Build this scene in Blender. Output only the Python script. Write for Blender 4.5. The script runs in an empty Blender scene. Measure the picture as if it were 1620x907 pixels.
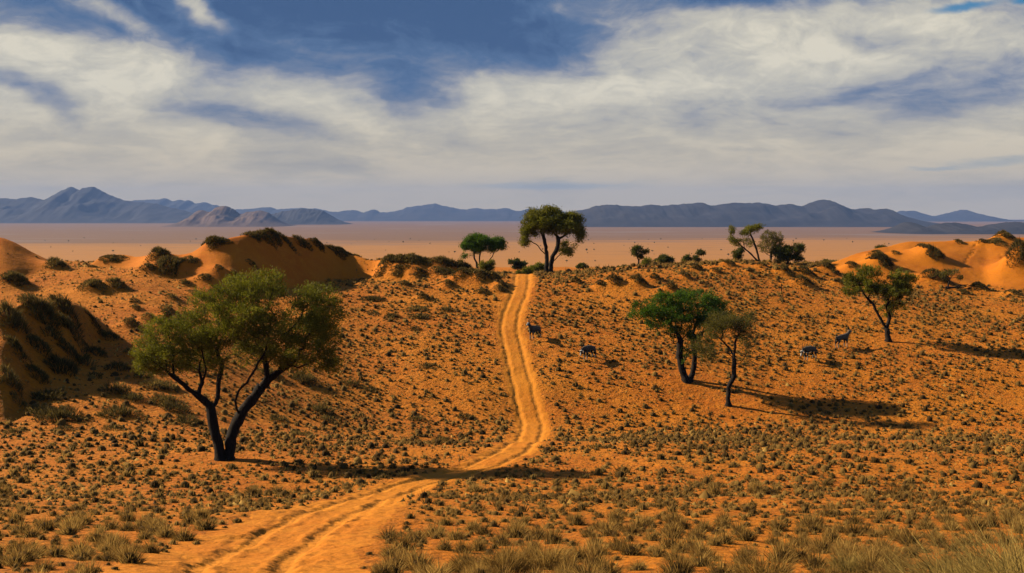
import bpy, math, random
import numpy as np
from mathutils import Vector

S = bpy.context.scene
COL = S.collection
rng = np.random.default_rng(7)
random.seed(7)

# ------------------------------------------------------------------ camera, sky, sun, exposure
F, CX, CY, YH = 1955.0, 810.0, 453.5, 342.0        # focal length and centre in photo pixels, horizon row
PITCH = math.atan((CY - YH) / F)
CP, SP = math.cos(PITCH), math.sin(PITCH)
cam = bpy.data.cameras.new('camera')
cam.sensor_width = 36.0
cam.lens = F / 1620.0 * 36.0
cam.clip_start = 0.1
cam.clip_end = 60000.0
camo = bpy.data.objects.new('camera', cam)
COL.objects.link(camo)
camo.location = (0, 0, 0)
camo.rotation_euler = (math.pi / 2 - PITCH, 0, 0)
S.camera = camo

SUN_EL = math.radians(30.0)
SUN_AZ = math.radians(23.0)                          # sun stands to the left, this far beyond the left axis
SUN_DIR = Vector((-math.cos(SUN_EL) * math.cos(SUN_AZ), math.cos(SUN_EL) * math.sin(SUN_AZ), math.sin(SUN_EL)))
sun = bpy.data.lights.new('sun', 'SUN')
sun.energy = 5.0
sun.angle = math.radians(0.55)
sun.color = (1.0, 0.84, 0.58)
suno = bpy.data.objects.new('sun', sun)
COL.objects.link(suno)
suno.rotation_euler = SUN_DIR.to_track_quat('Z', 'Y').to_euler()
suno.location = (-60, 40, 60)

S.view_settings.view_transform = 'Standard'
S.view_settings.look = 'None'
S.view_settings.gamma = 1.0
S.view_settings.use_curve_mapping = False
EXPO = 0.66
S.view_settings.exposure = EXPO
S.render.engine = 'CYCLES'
S.cycles.use_denoising = True
S.cycles.max_bounces = 6
S.cycles.diffuse_bounces = 0
S.cycles.transmission_bounces = 3
S.cycles.transparent_max_bounces = 6
S.cycles.volume_bounces = 0


class NT:
    def __init__(s, tree):
        s.t = tree
        s.t.nodes.clear()

    def n(s, kind, **kw):
        nd = s.t.nodes.new(kind)
        for k, v in kw.items():
            setattr(nd, k, v)
        return nd

    def link(s, a, b):
        s.t.links.new(a, b)

    def put(s, sock, v):
        if isinstance(v, bpy.types.NodeSocket):
            s.link(v, sock)
        elif v is not None:
            sock.default_value = v

    def math(s, op, a, b=None, c=None, clamp=False):
        nd = s.n('ShaderNodeMath', operation=op)
        nd.use_clamp = clamp
        for i, v in enumerate((a, b, c)):
            if v is not None:
                s.put(nd.inputs[i], v)
        return nd.outputs[0]

    def vec(s, x, y, z=0.0):
        nd = s.n('ShaderNodeCombineXYZ')
        for i, v in enumerate((x, y, z)):
            s.put(nd.inputs[i], v)
        return nd.outputs[0]

    def sep(s, v):
        nd = s.n('ShaderNodeSeparateXYZ')
        s.link(v, nd.inputs[0])
        return nd.outputs

    def noise(s, v, scale, detail=4.0, rough=0.5, dist=0.0, color=False, dims='3D'):
        nd = s.n('ShaderNodeTexNoise')
        nd.noise_dimensions = dims
        s.link(v, nd.inputs['Vector'])
        nd.inputs['Scale'].default_value = scale
        nd.inputs['Detail'].default_value = detail
        nd.inputs['Roughness'].default_value = rough
        nd.inputs['Distortion'].default_value = dist
        return nd.outputs[1 if color else 0]

    def mapr(s, v, a, b, c, d, smooth=True):
        nd = s.n('ShaderNodeMapRange')
        nd.interpolation_type = 'SMOOTHSTEP' if smooth else 'LINEAR'
        s.put(nd.inputs[0], v)
        for i, x in enumerate((a, b, c, d)):
            nd.inputs[1 + i].default_value = x
        return nd.outputs[0]

    def mix(s, f, a, b, mode='MIX'):
        nd = s.n('ShaderNodeMix', data_type='RGBA', blend_type=mode)
        s.put(nd.inputs[0], f)
        for sock, v in ((nd.inputs[6], a), (nd.inputs[7], b)):
            if isinstance(v, tuple) and len(v) == 3:
                v = (*v, 1.0)
            s.put(sock, v)
        return nd.outputs[2]

    def ramp(s, f, stops, interp='LINEAR'):
        nd = s.n('ShaderNodeValToRGB')
        cr = nd.color_ramp
        cr.interpolation = interp
        while len(cr.elements) < len(stops):
            cr.elements.new(0.5)
        for e, (p, c) in zip(cr.elements, stops):
            e.position = p
            e.color = (*c, 1.0)
        s.put(nd.inputs[0], f)
        return nd.outputs[0]


def ray(px, py):
    x = (px - CX) / F
    z = -(py - CY) / F
    y = CP + z * SP
    return x / y, (-SP + z * CP) / y                 # X per Y, Z per Y


def sky_world():
    w = bpy.data.worlds.new('World')
    S.world = w
    w.use_nodes = True
    t = NT(w.node_tree)
    out = t.n('ShaderNodeOutputWorld')
    bg = t.n('ShaderNodeBackground')
    bg.inputs[1].default_value = 0.05
    w.cycles.sampling_method = 'MANUAL'
    w.cycles.sample_map_resolution = 512
    t.link(bg.outputs[0], out.inputs[0])
    tc = t.n('ShaderNodeTexCoord')
    x, y, z = t.sep(tc.outputs['Generated'])
    az = t.math('ARCTAN2', x, y)
    el = t.math('ARCSINE', z)
    sky = t.n('ShaderNodeTexSky')
    sky.sky_type = 'NISHITA'
    sky.sun_disc = False
    sky.sun_elevation = SUN_EL
    sky.sun_rotation = math.atan2(SUN_DIR.x, SUN_DIR.y)
    sky.altitude = 1000.0
    sky.dust_density = 0.6
    # cloud coordinates: flattened towards the horizon like a layer seen from below
    flat = t.math('DIVIDE', 1.0, t.math('ADD', t.math('MAXIMUM', el, 0.0), 0.16))
    ca = t.math('MULTIPLY', az, 2.6)
    pv = t.vec(t.math('MULTIPLY', az, 4.0), t.math('MULTIPLY', flat, -0.5), 0.0)
    warpc = t.noise(pv, 1.3, 5.0, 0.55, 0.0, color=True)
    wx, wy, wz = t.sep(warpc)
    wx = t.math('SUBTRACT', wx, 0.5)
    wy = t.math('SUBTRACT', wy, 0.5)
    azw = t.math('ADD', az, t.math('MULTIPLY', wx, 0.17))
    elw = t.math('ADD', el, t.math('MULTIPLY', wy, 0.06))
    field = t.n('ShaderNodeFloatCurve')
    field.inputs[0].default_value = 1.0
    cv = field.mapping.curves[0]
    pts = [(0.0, 1.06), (0.03, 1.0), (0.07, 0.86), (0.11, 0.82), (0.15, 0.70), (0.18, 0.46), (0.25, 0.28), (0.5, 0.16), (1.0, 0.12)]
    while len(cv.points) < len(pts):
        cv.points.new(0.5, 0.5)
    for p, q in zip(cv.points, pts):
        p.location = q
    field.mapping.update()
    t.link(t.math('MAXIMUM', elw, 0.0), field.inputs[1])
    b = field.outputs[0]
    blobs = [  # px, py, rx, ry, tilt, gain : broad cloud masses and lit banks
        (600, 26, 460, 125, -3, -0.66), (820, 72, 200, 66, 0, -0.36), (120, 30, 290, 80, 8, -0.44), (1150, 0, 120, 32, 0, -0.75),
        (430, 115, 150, 26, 6, -0.26), (610, 150, 120, 48, 10, -0.30), (1280, 190, 340, 52, -4, -0.30), (1560, 150, 190, 62, -5, -0.26),
        (40, 170, 110, 20, 22, -0.34), (410, 205, 150, 36, 5, -0.26), (500, 262, 120, 24, 5, -0.20), (1390, 70, 60, 22, 0, -0.30), (1040, 122, 60, 24, 0, -0.16),
        (325, 22, 100, 22, 40, 0.62), (160, 52, 90, 20, 16, 0.52), (1270, 70, 260, 66, 0, 0.22), (1520, 40, 160, 50, 0, 0.20),
        (200, 130, 320, 46, 3, 0.16), (900, 150, 300, 40, 4, 0.16), (760, 195, 80, 24, 15, 0.16), (60, 110, 120, 22, 0, 0.14),
    ]
    for (px, py, rx, ry, tilt, g) in blobs:
        a0 = math.atan((px - CX) / F)
        e0 = (YH - py) / F
        mp = t.n('ShaderNodeMapping')
        mp.vector_type = 'TEXTURE'
        mp.inputs['Location'].default_value = (a0, e0, 0)
        mp.inputs['Rotation'].default_value = (0, 0, math.radians(-tilt))
        mp.inputs['Scale'].default_value = (rx / F, ry / F, 1)
        t.link(t.vec(azw, elw, 0.0), mp.inputs[0])
        ln = t.n('ShaderNodeVectorMath', operation='LENGTH')
        t.link(mp.outputs[0], ln.inputs[0])
        m = t.mapr(ln.outputs['Value'], 0.15, 1.25, g, 0.0)
        b = t.math('ADD', b, m)
    pw = t.vec(t.math('ADD', t.math('MULTIPLY', az, 4.6), t.math('MULTIPLY', wx, 1.2)),
               t.math('ADD', t.math('MULTIPLY', flat, -0.75), t.math('MULTIPLY', wy, 0.9)), 0.3)
    n1 = t.noise(pw, 1.7, 12.0, 0.60, 0.25)
    pw2 = t.vec(t.math('ADD', t.math('MULTIPLY', az, 9.0), t.math('MULTIPLY', wy, 1.4)),
                t.math('ADD', t.math('MULTIPLY', flat, -1.9), t.math('MULTIPLY', wx, 1.0)), 4.1)
    n2 = t.noise(pw2, 1.35, 11.0, 0.66, 0.25)
    pw3 = t.vec(t.math('ADD', t.math('MULTIPLY', az, 17.0), t.math('MULTIPLY', wx, 2.2)), t.math('ADD', t.math('MULTIPLY', flat, -3.0), t.math('MULTIPLY', wy, 2.0)), 7.7)
    n3 = t.noise(pw3, 1.5, 10.0, 0.62, 0.6)
    # calmer near the horizon
    calm = t.mapr(el, 0.0, 0.09, 0.30, 1.0)
    b = t.math('ADD', b, t.math('MULTIPLY', t.math('MULTIPLY', t.math('SUBTRACT', n1, 0.5), 1.05), calm))
    b = t.math('ADD', b, t.math('MULTIPLY', t.math('MULTIPLY', t.math('SUBTRACT', n2, 0.5), 0.75), calm))
    b = t.math('ADD', b, t.math('MULTIPLY', t.math('SUBTRACT', n3, 0.52), t.mapr(el, 0.05, 0.15, 0.26, 0.85)))
    b = t.math('ADD', t.math('MULTIPLY', b, 0.95), 0.025)
    k = 1.0 / (0.05 * 2 ** EXPO)
    stops = [(0.0, (0.045, 0.10, 0.225)), (0.22, (0.08, 0.15, 0.29)), (0.40, (0.165, 0.215, 0.32)), (0.56, (0.32, 0.335, 0.375)),
             (0.70, (0.48, 0.465, 0.42)), (0.85, (0.60, 0.565, 0.47)), (1.0, (0.76, 0.70, 0.555))]
    cloud = t.ramp(b, stops)
    warm = t.mapr(el, 0.0, 0.11, 1.0, 0.0)
    cloud = t.mix(warm, cloud, t.mix(1.0, cloud, (1.0, 0.84, 0.56), 'MULTIPLY'))
    # teal gaps of open sky
    cloud = t.mix(1.0, cloud, (k, k, k), 'MULTIPLY')
    for (px, py, rx, ry, tilt) in ((1515, 38, 60, 9, -3), (1610, 36, 22, 7, 0), (1570, 262, 80, 9, -3), (1480, 270, 50, 4, 0), (880, 296, 160, 10, 0)):
        a0 = math.atan((px - CX) / F)
        e0 = (YH - py) / F
        mp = t.n('ShaderNodeMapping')
        mp.vector_type = 'TEXTURE'
        mp.inputs['Location'].default_value = (a0, e0, 0)
        mp.inputs['Rotation'].default_value = (0, 0, math.radians(-tilt))
        mp.inputs['Scale'].default_value = (rx / F, ry / F, 1)
        t.link(t.vec(t.math('ADD', az, t.math('MULTIPLY', wx, 0.05)), t.math('ADD', el, t.math('MULTIPLY', t.math('SUBTRACT', n2, 0.5), 0.02)), 0.0), mp.inputs[0])
        ln = t.n('ShaderNodeVectorMath', operation='LENGTH')
        t.link(mp.outputs[0], ln.inputs[0])
        top = py < 100
        m = t.mapr(ln.outputs['Value'], 0.2, 1.2, 0.9 if top else 0.45, 0.0)
        c = (0.03, 0.21, 0.42) if top else (0.24, 0.33, 0.38)
        cloud = t.mix(m, cloud, tuple(q * k for q in c))
    open_sky = t.math('MULTIPLY', t.mapr(el, 0.20, 0.55, 0.0, 0.5), t.mapr(b, 0.35, 0.7, 1.0, 0.25))
    col = t.mix(open_sky, cloud, sky.outputs[0])
    t.link(col, bg.inputs[0])


sky_world()


# ------------------------------------------------------------------ numpy helpers
def _hash(ix, iy, seed):
    h = (ix.astype(np.int64) * 374761393 + iy.astype(np.int64) * 668265263 + seed * 974634777) & 0xFFFFFFFF
    h = ((h ^ (h >> 13)) * 1274126177) & 0xFFFFFFFF
    h = h ^ (h >> 16)
    return (h & 0xFFFF) / 65536.0


def perlin(x, y, seed=0):
    x, y = np.broadcast_arrays(np.asarray(x, float), np.asarray(y, float))
    x0, y0 = np.floor(x), np.floor(y)
    fx, fy = x - x0, y - y0
    ix, iy = x0.astype(np.int64), y0.astype(np.int64)
    u = fx * fx * fx * (fx * (fx * 6 - 15) + 10)
    v = fy * fy * fy * (fy * (fy * 6 - 15) + 10)

    def g(dx, dy):
        a = _hash(ix + dx, iy + dy, seed) * 2 * math.pi
        return np.cos(a) * (fx - dx) + np.sin(a) * (fy - dy)
    n0 = g(0, 0) * (1 - u) + g(1, 0) * u
    n1 = g(0, 1) * (1 - u) + g(1, 1) * u
    return (n0 * (1 - v) + n1 * v) * 1.5             # about -1..1


def fbm(x, y, octv=4, seed=0, gain=0.5):
    a, s, tot = 1.0, 0.0, 0.0
    x, y = np.asarray(x, float), np.asarray(y, float)
    for o in range(octv):
        s = s + a * perlin(x * 2 ** o + 17.3 * o, y * 2 ** o - 9.1 * o, seed + o)
        tot += a
        a *= gain
    return s / tot


def pchip(x, y, xq):
    x, y, xq = np.asarray(x, float), np.asarray(y, float), np.asarray(xq, float)
    h = np.diff(x)
    d = np.diff(y) / h
    m = np.zeros_like(y)
    m[0], m[-1] = d[0], d[-1]
    for i in range(1, len(x) - 1):
        if d[i - 1] * d[i] > 0:
            w1, w2 = 2 * h[i] + h[i - 1], h[i] + 2 * h[i - 1]
            m[i] = (w1 + w2) / (w1 / d[i - 1] + w2 / d[i])
    k = np.clip(np.searchsorted(x, xq) - 1, 0, len(x) - 2)
    xc = np.clip(xq, x[0], x[-1])
    t = (xc - x[k]) / h[k]
    return ((1 + 2 * t) * (1 - t) ** 2 * y[k] + t * (1 - t) ** 2 * h[k] * m[k] + t * t * (3 - 2 * t) * y[k + 1] + t * t * (t - 1) * h[k] * m[k + 1])


def smax(a, b, k):
    h = np.clip(0.5 + 0.5 * (a - b) / k, 0, 1)
    return b + (a - b) * h + k * h * (1 - h)


def sstep(a, b, x):
    t = np.clip((x - a) / (b - a), 0, 1)
    return t * t * (3 - 2 * t)


def mesh_np(name, V, polys, attrs=None, smooth=False):
    """polys: list of int arrays (n, k)"""
    me = bpy.data.meshes.new(name)
    V = np.ascontiguousarray(V, dtype=np.float32)
    me.vertices.add(len(V))
    me.vertices.foreach_set('co', V.ravel())
    polys = [np.asarray(p, dtype=np.int32) for p in polys if len(p)]
    loops = np.concatenate([p.ravel() for p in polys])
    starts, s = [], 0
    for p in polys:
        k = p.shape[1]
        starts.append(s + k * np.arange(len(p)))
        s += p.size
    starts = np.concatenate(starts).astype(np.int32)
    me.loops.add(len(loops))
    me.loops.foreach_set('vertex_index', loops)
    me.polygons.add(len(starts))
    me.polygons.foreach_set('loop_start', starts)
    if smooth:
        me.polygons.foreach_set('use_smooth', np.ones(len(starts), dtype=bool))
    for k, a in (attrs or {}).items():
        at = me.attributes.new(k, 'FLOAT', 'POINT')
        at.data.foreach_set('value', np.ascontiguousarray(a, dtype=np.float32))
    me.update(calc_edges=True)
    me.validate()
    return me


def obj(name, me, mat=None, parent=None, loc=None, rotz=0.0, scale=None):
    o = bpy.data.objects.new(name, me)
    COL.objects.link(o)
    if mat is not None and me is not None and len(me.materials) == 0:
        me.materials.append(mat)
    if parent is not None:
        o.parent = parent
    if loc is not None:
        o.location = loc
    if rotz:
        o.rotation_euler = (0, 0, rotz)
    if scale is not None:
        o.scale = scale
    return o


def tag(o, label=None, cat=None, group=None, kind=None):
    for k, v in (('label', label), ('category', cat), ('group', group), ('kind', kind)):
        if v:
            o[k] = v
    return o


# ------------------------------------------------------------------ terrain height field
NEAR = [(0.5, -1.8), (10, -3.75), (24, -6.75), (45, -10.5), (57, -12.5), (66, -13.1)]
FAR = [(240, -10.6), (320, -13.4), (420, -24), (700, -52), (1200, -75), (40000, -75)]
MAIN = [(76, -14.1), (92, -16.5), (97, -16.7), (108, -14.3), (125, -10.5), (140, -7.5), (150, -7.15), (170, -8.1), (200, -9.5)]
LEFT = [(74, -13.4), (80, -12.7), (86, -11.4), (92, -10.6), (100, -9.6), (112, -7.9), (122, -6.4), (132, -5.5), (150, -5.6), (175, -7.0), (205, -9.5)]
COLS = [
    (-2200, LEFT), (-300, LEFT), (60, LEFT),
    (200, [(74, -13.5), (80, -13.0), (86, -12.2), (92, -11.3), (100, -10.0), (112, -8.2), (122, -6.6), (132, -5.7), (150, -5.8), (175, -7.2), (205, -9.5)]),
    (300, [(75, -13.6), (82, -13.4), (92, -12.2), (100, -11.0), (108, -9.8), (120, -8.0), (130, -6.6), (140, -6.2), (155, -6.5), (175, -7.7), (205, -9.6)]),
    (430, [(75, -13.9), (86, -14.6), (92, -14.2), (97, -13.7), (108, -12.0), (122, -9.6), (134, -7.9), (146, -7.4), (160, -7.4), (178, -8.0), (205, -9.6)]),
    (600, [(76, -14.1), (92, -15.9), (97, -15.9), (108, -14.0), (125, -10.3), (138, -7.9), (150, -7.4), (165, -7.7), (180, -8.4), (205, -9.7)]),
    (760, [(76, -14.1), (92, -16.5), (97, -16.4), (108, -14.1), (125, -10.4), (140, -7.6), (150, -7.3), (170, -8.1), (200, -9.5)]),
    (825, MAIN),
    (900, [(76, -14.1), (92, -16.5), (97, -16.7), (108, -14.3), (125, -10.5), (140, -7.5), (148, -7.0), (165, -7.7), (200, -9.5)]),
    (1000, [(76, -14.1), (92, -16.5), (97, -16.8), (108, -14.4), (125, -10.6), (140, -7.3), (150, -6.4), (165, -6.9), (200, -9.0)]),
    (1180, [(76, -14.1), (92, -16.4), (97, -16.8), (110, -14.3), (125, -11.2), (140, -8.2), (156, -6.0), (168, -6.2), (200, -8.6)]),
    (1320, [(76, -14.1), (92, -16.4), (97, -16.8), (112, -14.0), (135, -9.8), (150, -8.0), (165, -7.0), (180, -7.0), (205, -8.6)]),
    (1450, [(76, -14.1), (92, -16.4), (97, -16.7), (114, -13.7), (135, -10.2), (150, -8.7), (170, -8.0), (190, -7.8), (210, -8.8)]),
    (1620, [(76, -14.1), (92, -16.4), (97, -16.7), (114, -13.6), (135, -10.7), (150, -9.1), (170, -8.3), (190, -8.0), (210, -9.0)]),
    (3900, [(76, -14.1), (92, -16.4), (97, -16.7), (114, -13.6), (135, -10.7), (150, -9.1), (170, -8.3), (190, -8.0), (210, -9.0)]),
]
NT_U, NT_Y = 400, 2600
TU = np.linspace(-1.65, 1.65, NT_U)
TLY = np.linspace(math.log(0.8), math.log(32000.0), NT_Y)
_tab = np.stack([pchip(*zip(*(NEAR + c + FAR)), np.exp(TLY)) for _, c in COLS])
_uc = np.array([(p - CX) / F for p, _ in COLS])
TAB = np.stack([pchip(_uc, _tab[:, j], TU) for j in range(NT_Y)], axis=1)


def base(u, Y):
    a = np.clip((u - TU[0]) / (TU[1] - TU[0]), 0, NT_U - 1.001)
    b = np.clip((np.log(np.maximum(Y, 0.81)) - TLY[0]) / (TLY[1] - TLY[0]), 0, NT_Y - 1.001)
    i, j = a.astype(int), b.astype(int)
    fa, fb = a - i, b - j
    return (TAB[i, j] * (1 - fa) * (1 - fb) + TAB[i + 1, j] * fa * (1 - fb) + TAB[i, j + 1] * (1 - fa) * fb + TAB[i + 1, j + 1] * fa * fb)


# dune crests: px, py, distance, steepness of the near face, slope of the far side
RIDGES = {
    'main': [(-900, 350, 132, .34, .12), (-200, 360, 132, .34, .12), (0, 377, 132, .34, .14), (60, 404, 132, .34, .12), (115, 428, 132, .3, .1), (180, 406, 138, .3, .10), (250, 408, 135, .3, .10),
             (300, 400, 134.5, .36, .10), (340, 381, 135.5, .48, .10), (375, 373, 137.5, .58, .10), (410, 370, 140, .66, .10), (480, 380, 146, .68, .10), (550, 403, 151, .64, .12),
             (590, 414, 153, .62, .14), (640, 413, 155, .64, .14), (690, 416, 156, .60, .14), (740, 428, 155, .46, .16), (785, 438, 156, .36, .18), (805, 449, 156, .25, .2), (830, 500, 157, .2, .3), (1400, 700, 158, .2, .3)],
    'bank': [(100, 700, 150, .4, .1), (460, 440, 152, .5, .12), (520, 404, 151, .6, .12), (560, 405, 149.5, .66, .12), (590, 412, 148, .7, .12), (620, 411, 146, .72, .10), (650, 411, 145.5, .72, .10), (690, 415, 146, .72, .12), (740, 427, 147.5, .66, .14), (785, 440, 149, .5, .16), (806, 455, 150, .4, .2), (830, 510, 150, .3, .3), (1400, 700, 150, .2, .3)],
    'nose': [(-500, 640, 84, .5, .10), (-120, 540, 86, .5, .10), (0, 495, 89, .52, .10), (50, 482, 93, .54, .08), (110, 480, 97, .54, .08), (150, 505, 101, .5, .06), (190, 540, 103, .45, .06), (230, 585, 104, .4, .06), (300, 660, 104, .4, .1), (800, 800, 104, .4, .1)],
    'toe': [(-400, 720, 80, .4, .1), (20, 640, 83, .4, .1), (70, 592, 87, .45, .06), (110, 585, 88, .45, .06), (140, 610, 88, .4, .1), (200, 700, 88, .3, .1), (600, 900, 90, .3, .1)],
    'right': [(700, 600, 150, .2, .2), (1240, 452, 158, .2, .2), (1290, 428, 162, .2, .16), (1330, 411, 165, .22, .14), (1370, 399, 168, .23, .12), (1405, 389, 171, .235, .12), (1440, 383, 173, .24, .12),
              (1500, 382, 175, .24, .1), (1555, 384, 176, .24, .1), (1590, 377, 177, .24, .1), (1640, 377, 177, .24, .1), (1800, 362, 178, .24, .1), (2600, 330, 178, .24, .1)],
}
RID = {}
for _k, _p in RIDGES.items():
    _a = np.array(_p, float)
    _r = np.array([ray(q[0], q[1]) for q in _p])
    RID[_k] = (_r[:, 0], _a[:, 2], _r[:, 1] * _a[:, 2], _a[:, 3], _a[:, 4])


def ridge_surface(k, u, Y):
    ru, rY, rz, rn, rf = RID[k]
    wob = 0.9 * perlin(u * 15, Y * 0.03 + 3.3, 31)
    Yc = pchip(ru, rY, u) + wob
    zc = pchip(ru, rz, u) + 0.12 * perlin(u * 26, Y * 0.02 + 1.7, 33)
    n, f = pchip(ru, rn, u), pchip(ru, rf, u)
    t = Yc - Y
    r = 0.35
    up = np.sqrt(t * t + r * r)
    s = zc - n * 0.5 * (up + t) - f * 0.5 * (up - t) + r * 0.2
    if k == 'right':
        s = s + 0.35 * np.exp(-((t - 9) / 7.0) ** 2) * perlin(u * 18, Y * 0.05, 35)
    return s


MOUNDS = []          # X, Y, height, rx, ry
TRK = None           # (Y samples, X samples)
PRINTS = []


def height(X, Y, detail=True):
    X, Y = np.broadcast_arrays(np.asarray(X, float), np.asarray(Y, float))
    u = X / np.maximum(Y, 0.5)
    h = base(u, Y)
    for k, kk in (('main', 0.35), ('bank', 0.3), ('nose', 0.3), ('toe', 0.3), ('right', 0.5)):
        m = (Y > 60) & (Y < 260)
        if m.any():
            hm = h[m]
            h = h.copy()
            h[m] = smax(ridge_surface(k, u[m], Y[m]), hm, kk)
    far = np.exp(-np.maximum(Y - 300, 0) / 200.0)
    h = h + far * (0.34 * fbm(X / 13, Y / 13, 3, 5) + 0.075 * fbm(X / 2.2, Y / 2.2, 3, 9) + 0.07 * fbm(X / 5, Y / 5, 2, 19)) * np.clip(Y / 25, 0.25, 1)
    tr = 1.0
    if TRK is not None:
        d, s, w = track_coords(X, Y)
        tr = sstep(1.3, 2.6, np.abs(d))
    for (mx, my, mh, rx, ry, sk) in MOUNDS:
        m = (np.abs(X - mx) < 3 * rx) & (np.abs(Y - my) < 3 * ry)
        if m.any():
            dx, dy = (X[m] - mx) / rx, (Y[m] - my) / ry
            dx = np.where(dx > 0, dx * sk, dx / sk)
            add = mh * np.exp(-(dx * dx + dy * dy) ** 0.85)
            h = h.copy()
            h[m] += add * (tr[m] if isinstance(tr, np.ndarray) else 1.0)
    if TRK is not None:
        m = (np.abs(d) < 5.0) & (Y < 170)
        if m.any():
            dm, sm = d[m], s[m]
            wv = 0.10 * perlin(sm / 3.0, sm * 0 + 2.1, 41) + 0.05 * perlin(sm / 0.7, dm * 0.5, 42)
            near = 1.0 - 0.3 * sstep(40, 90, Y[m])
            bed = -0.07 * (1 - sstep(1.0, 1.45, np.abs(dm) + 0.25 * perlin(X[m] / 0.9, Y[m] / 0.9, 95)))
            rut = 0.0
            for c, sd in ((-0.76, 1), (0.76, 2)):
                q = dm - c - wv
                wdt = 0.15 + 0.03 * perlin(sm / 1.7, sm * 0, 50 + sd)
                dep = (0.06 + 0.055 * sstep(45, 85, Y[m])) * (1 + 0.35 * perlin(sm / 2.5, sm * 0 + 5, 60 + sd))
                prof = 1 - sstep(wdt * 0.45, wdt * 1.7, np.abs(q + 0.045 * np.sin(sm * 15.0 + 3 * perlin(sm, sm * 0, 5)) * (q < 0)))
                rut = rut - dep * prof
                rut = rut + 0.045 * np.exp(-((np.abs(q) - 0.36) / 0.12) ** 2) * (0.45 + 0.9 * perlin(sm / 1.3, q * 2 + sd * 7, 97))
                corr = np.sin(sm * 2 * math.pi / 0.42 + 2.2 * perlin(sm / 1.1, dm * 1.5, 70 + sd) + q * 6)
                rut = rut + 0.030 * corr * np.exp(-(q / 0.33) ** 2) * sstep(-0.15, 0.35, perlin(sm / 2.8, sm * 0 + 9 * sd, 80 + sd)) * (1 - sstep(45, 70, Y[m]))
            for c, dp in ((-0.15, 0.025), (1.30, 0.03), (-1.35, 0.025), (1.95, 0.02)):
                q = dm - c - 2.5 * wv - 0.2 * perlin(sm / 6.0, sm * 0 + c * 9, 98)
                rut = rut - dp * np.exp(-(q / 0.16) ** 2) * sstep(-0.2, 0.3, perlin(sm / 3.5, sm * 0 + c * 5, 99)) * (1 - sstep(40, 60, Y[m]))
            lump = 0.035 * fbm(X[m] / 0.5, Y[m] / 0.5, 3, 90) * (1 - sstep(2.0, 3.6, np.abs(dm)))
            h = h.copy()
            h[m] += bed + rut * near + lump * near
    for (fx, fy, fr, fd) in PRINTS:
        m = (np.abs(X - fx) < 3 * fr) & (np.abs(Y - fy) < 5 * fr)
        if m.any():
            h = h.copy()
            h[m] -= fd * np.exp(-((X[m] - fx) / fr) ** 2 - ((Y[m] - fy) / (1.8 * fr)) ** 2)
    return h


RY = np.exp(np.linspace(math.log(3.0), math.log(20000.0), 9000))


def hit(px, py, y0=3.0):
    u, v = ray(px, py)
    Ys = RY[RY > y0]
    g = height(u * Ys, Ys)
    below = np.nonzero(v * Ys <= g)[0]
    i = below[0] if len(below) else len(Ys) - 1
    return u * Ys[i], Ys[i], g[i]


def at(px, Y):
    u, _ = ray(px, 600)
    return u * Y


# wheel track: it always runs away from the camera, so its line is X as a function of Y
_tp = [(300, 990), (352, 925), (402, 880), (470, 838), (556, 797), (640, 768), (705, 752), (765, 735), (812, 712), (838, 690), (843, 668), (834, 640), (824, 600),
       (815, 560), (808, 532), (806, 512), (813, 486), (821, 465), (826, 447)]
_th = [hit(*p, 8.0)[:2] for p in _tp]
_th = sorted([(y, x) for x, y in _th])
_yy, _xx = [_th[0][0]], [_th[0][1]]
for y_, x_ in _th[1:]:
    if y_ > _yy[-1] + 1.0:
        _yy.append(y_)
        _xx.append(x_)
_yy = [1.0] + _yy + [165, 185, 230]
_xx = [_xx[0] - 0.6] + _xx + [_xx[-1] + 0.1, _xx[-1] - 0.5, _xx[-1] - 6]
_ys = np.linspace(1, 230, 1200)
_xs = pchip(_yy, _xx, _ys)
_ker = np.hanning(41)
_xs = np.convolve(np.pad(_xs, 20, mode='edge'), _ker / _ker.sum(), mode='valid')
_slope = np.gradient(_xs, _ys)
_arc = np.concatenate([[0], np.cumsum(np.hypot(np.diff(_xs), np.diff(_ys)))])
TRK = (_ys, _xs, _slope, _arc)


def track_coords(X, Y):
    xc = np.interp(Y, TRK[0], TRK[1])
    sl = np.interp(Y, TRK[0], TRK[2])
    d = (X - xc) / np.sqrt(1 + sl * sl)
    d = np.where(Y > 190, 99.0, d)
    return d, np.interp(Y, TRK[0], TRK[3]), sl


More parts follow.
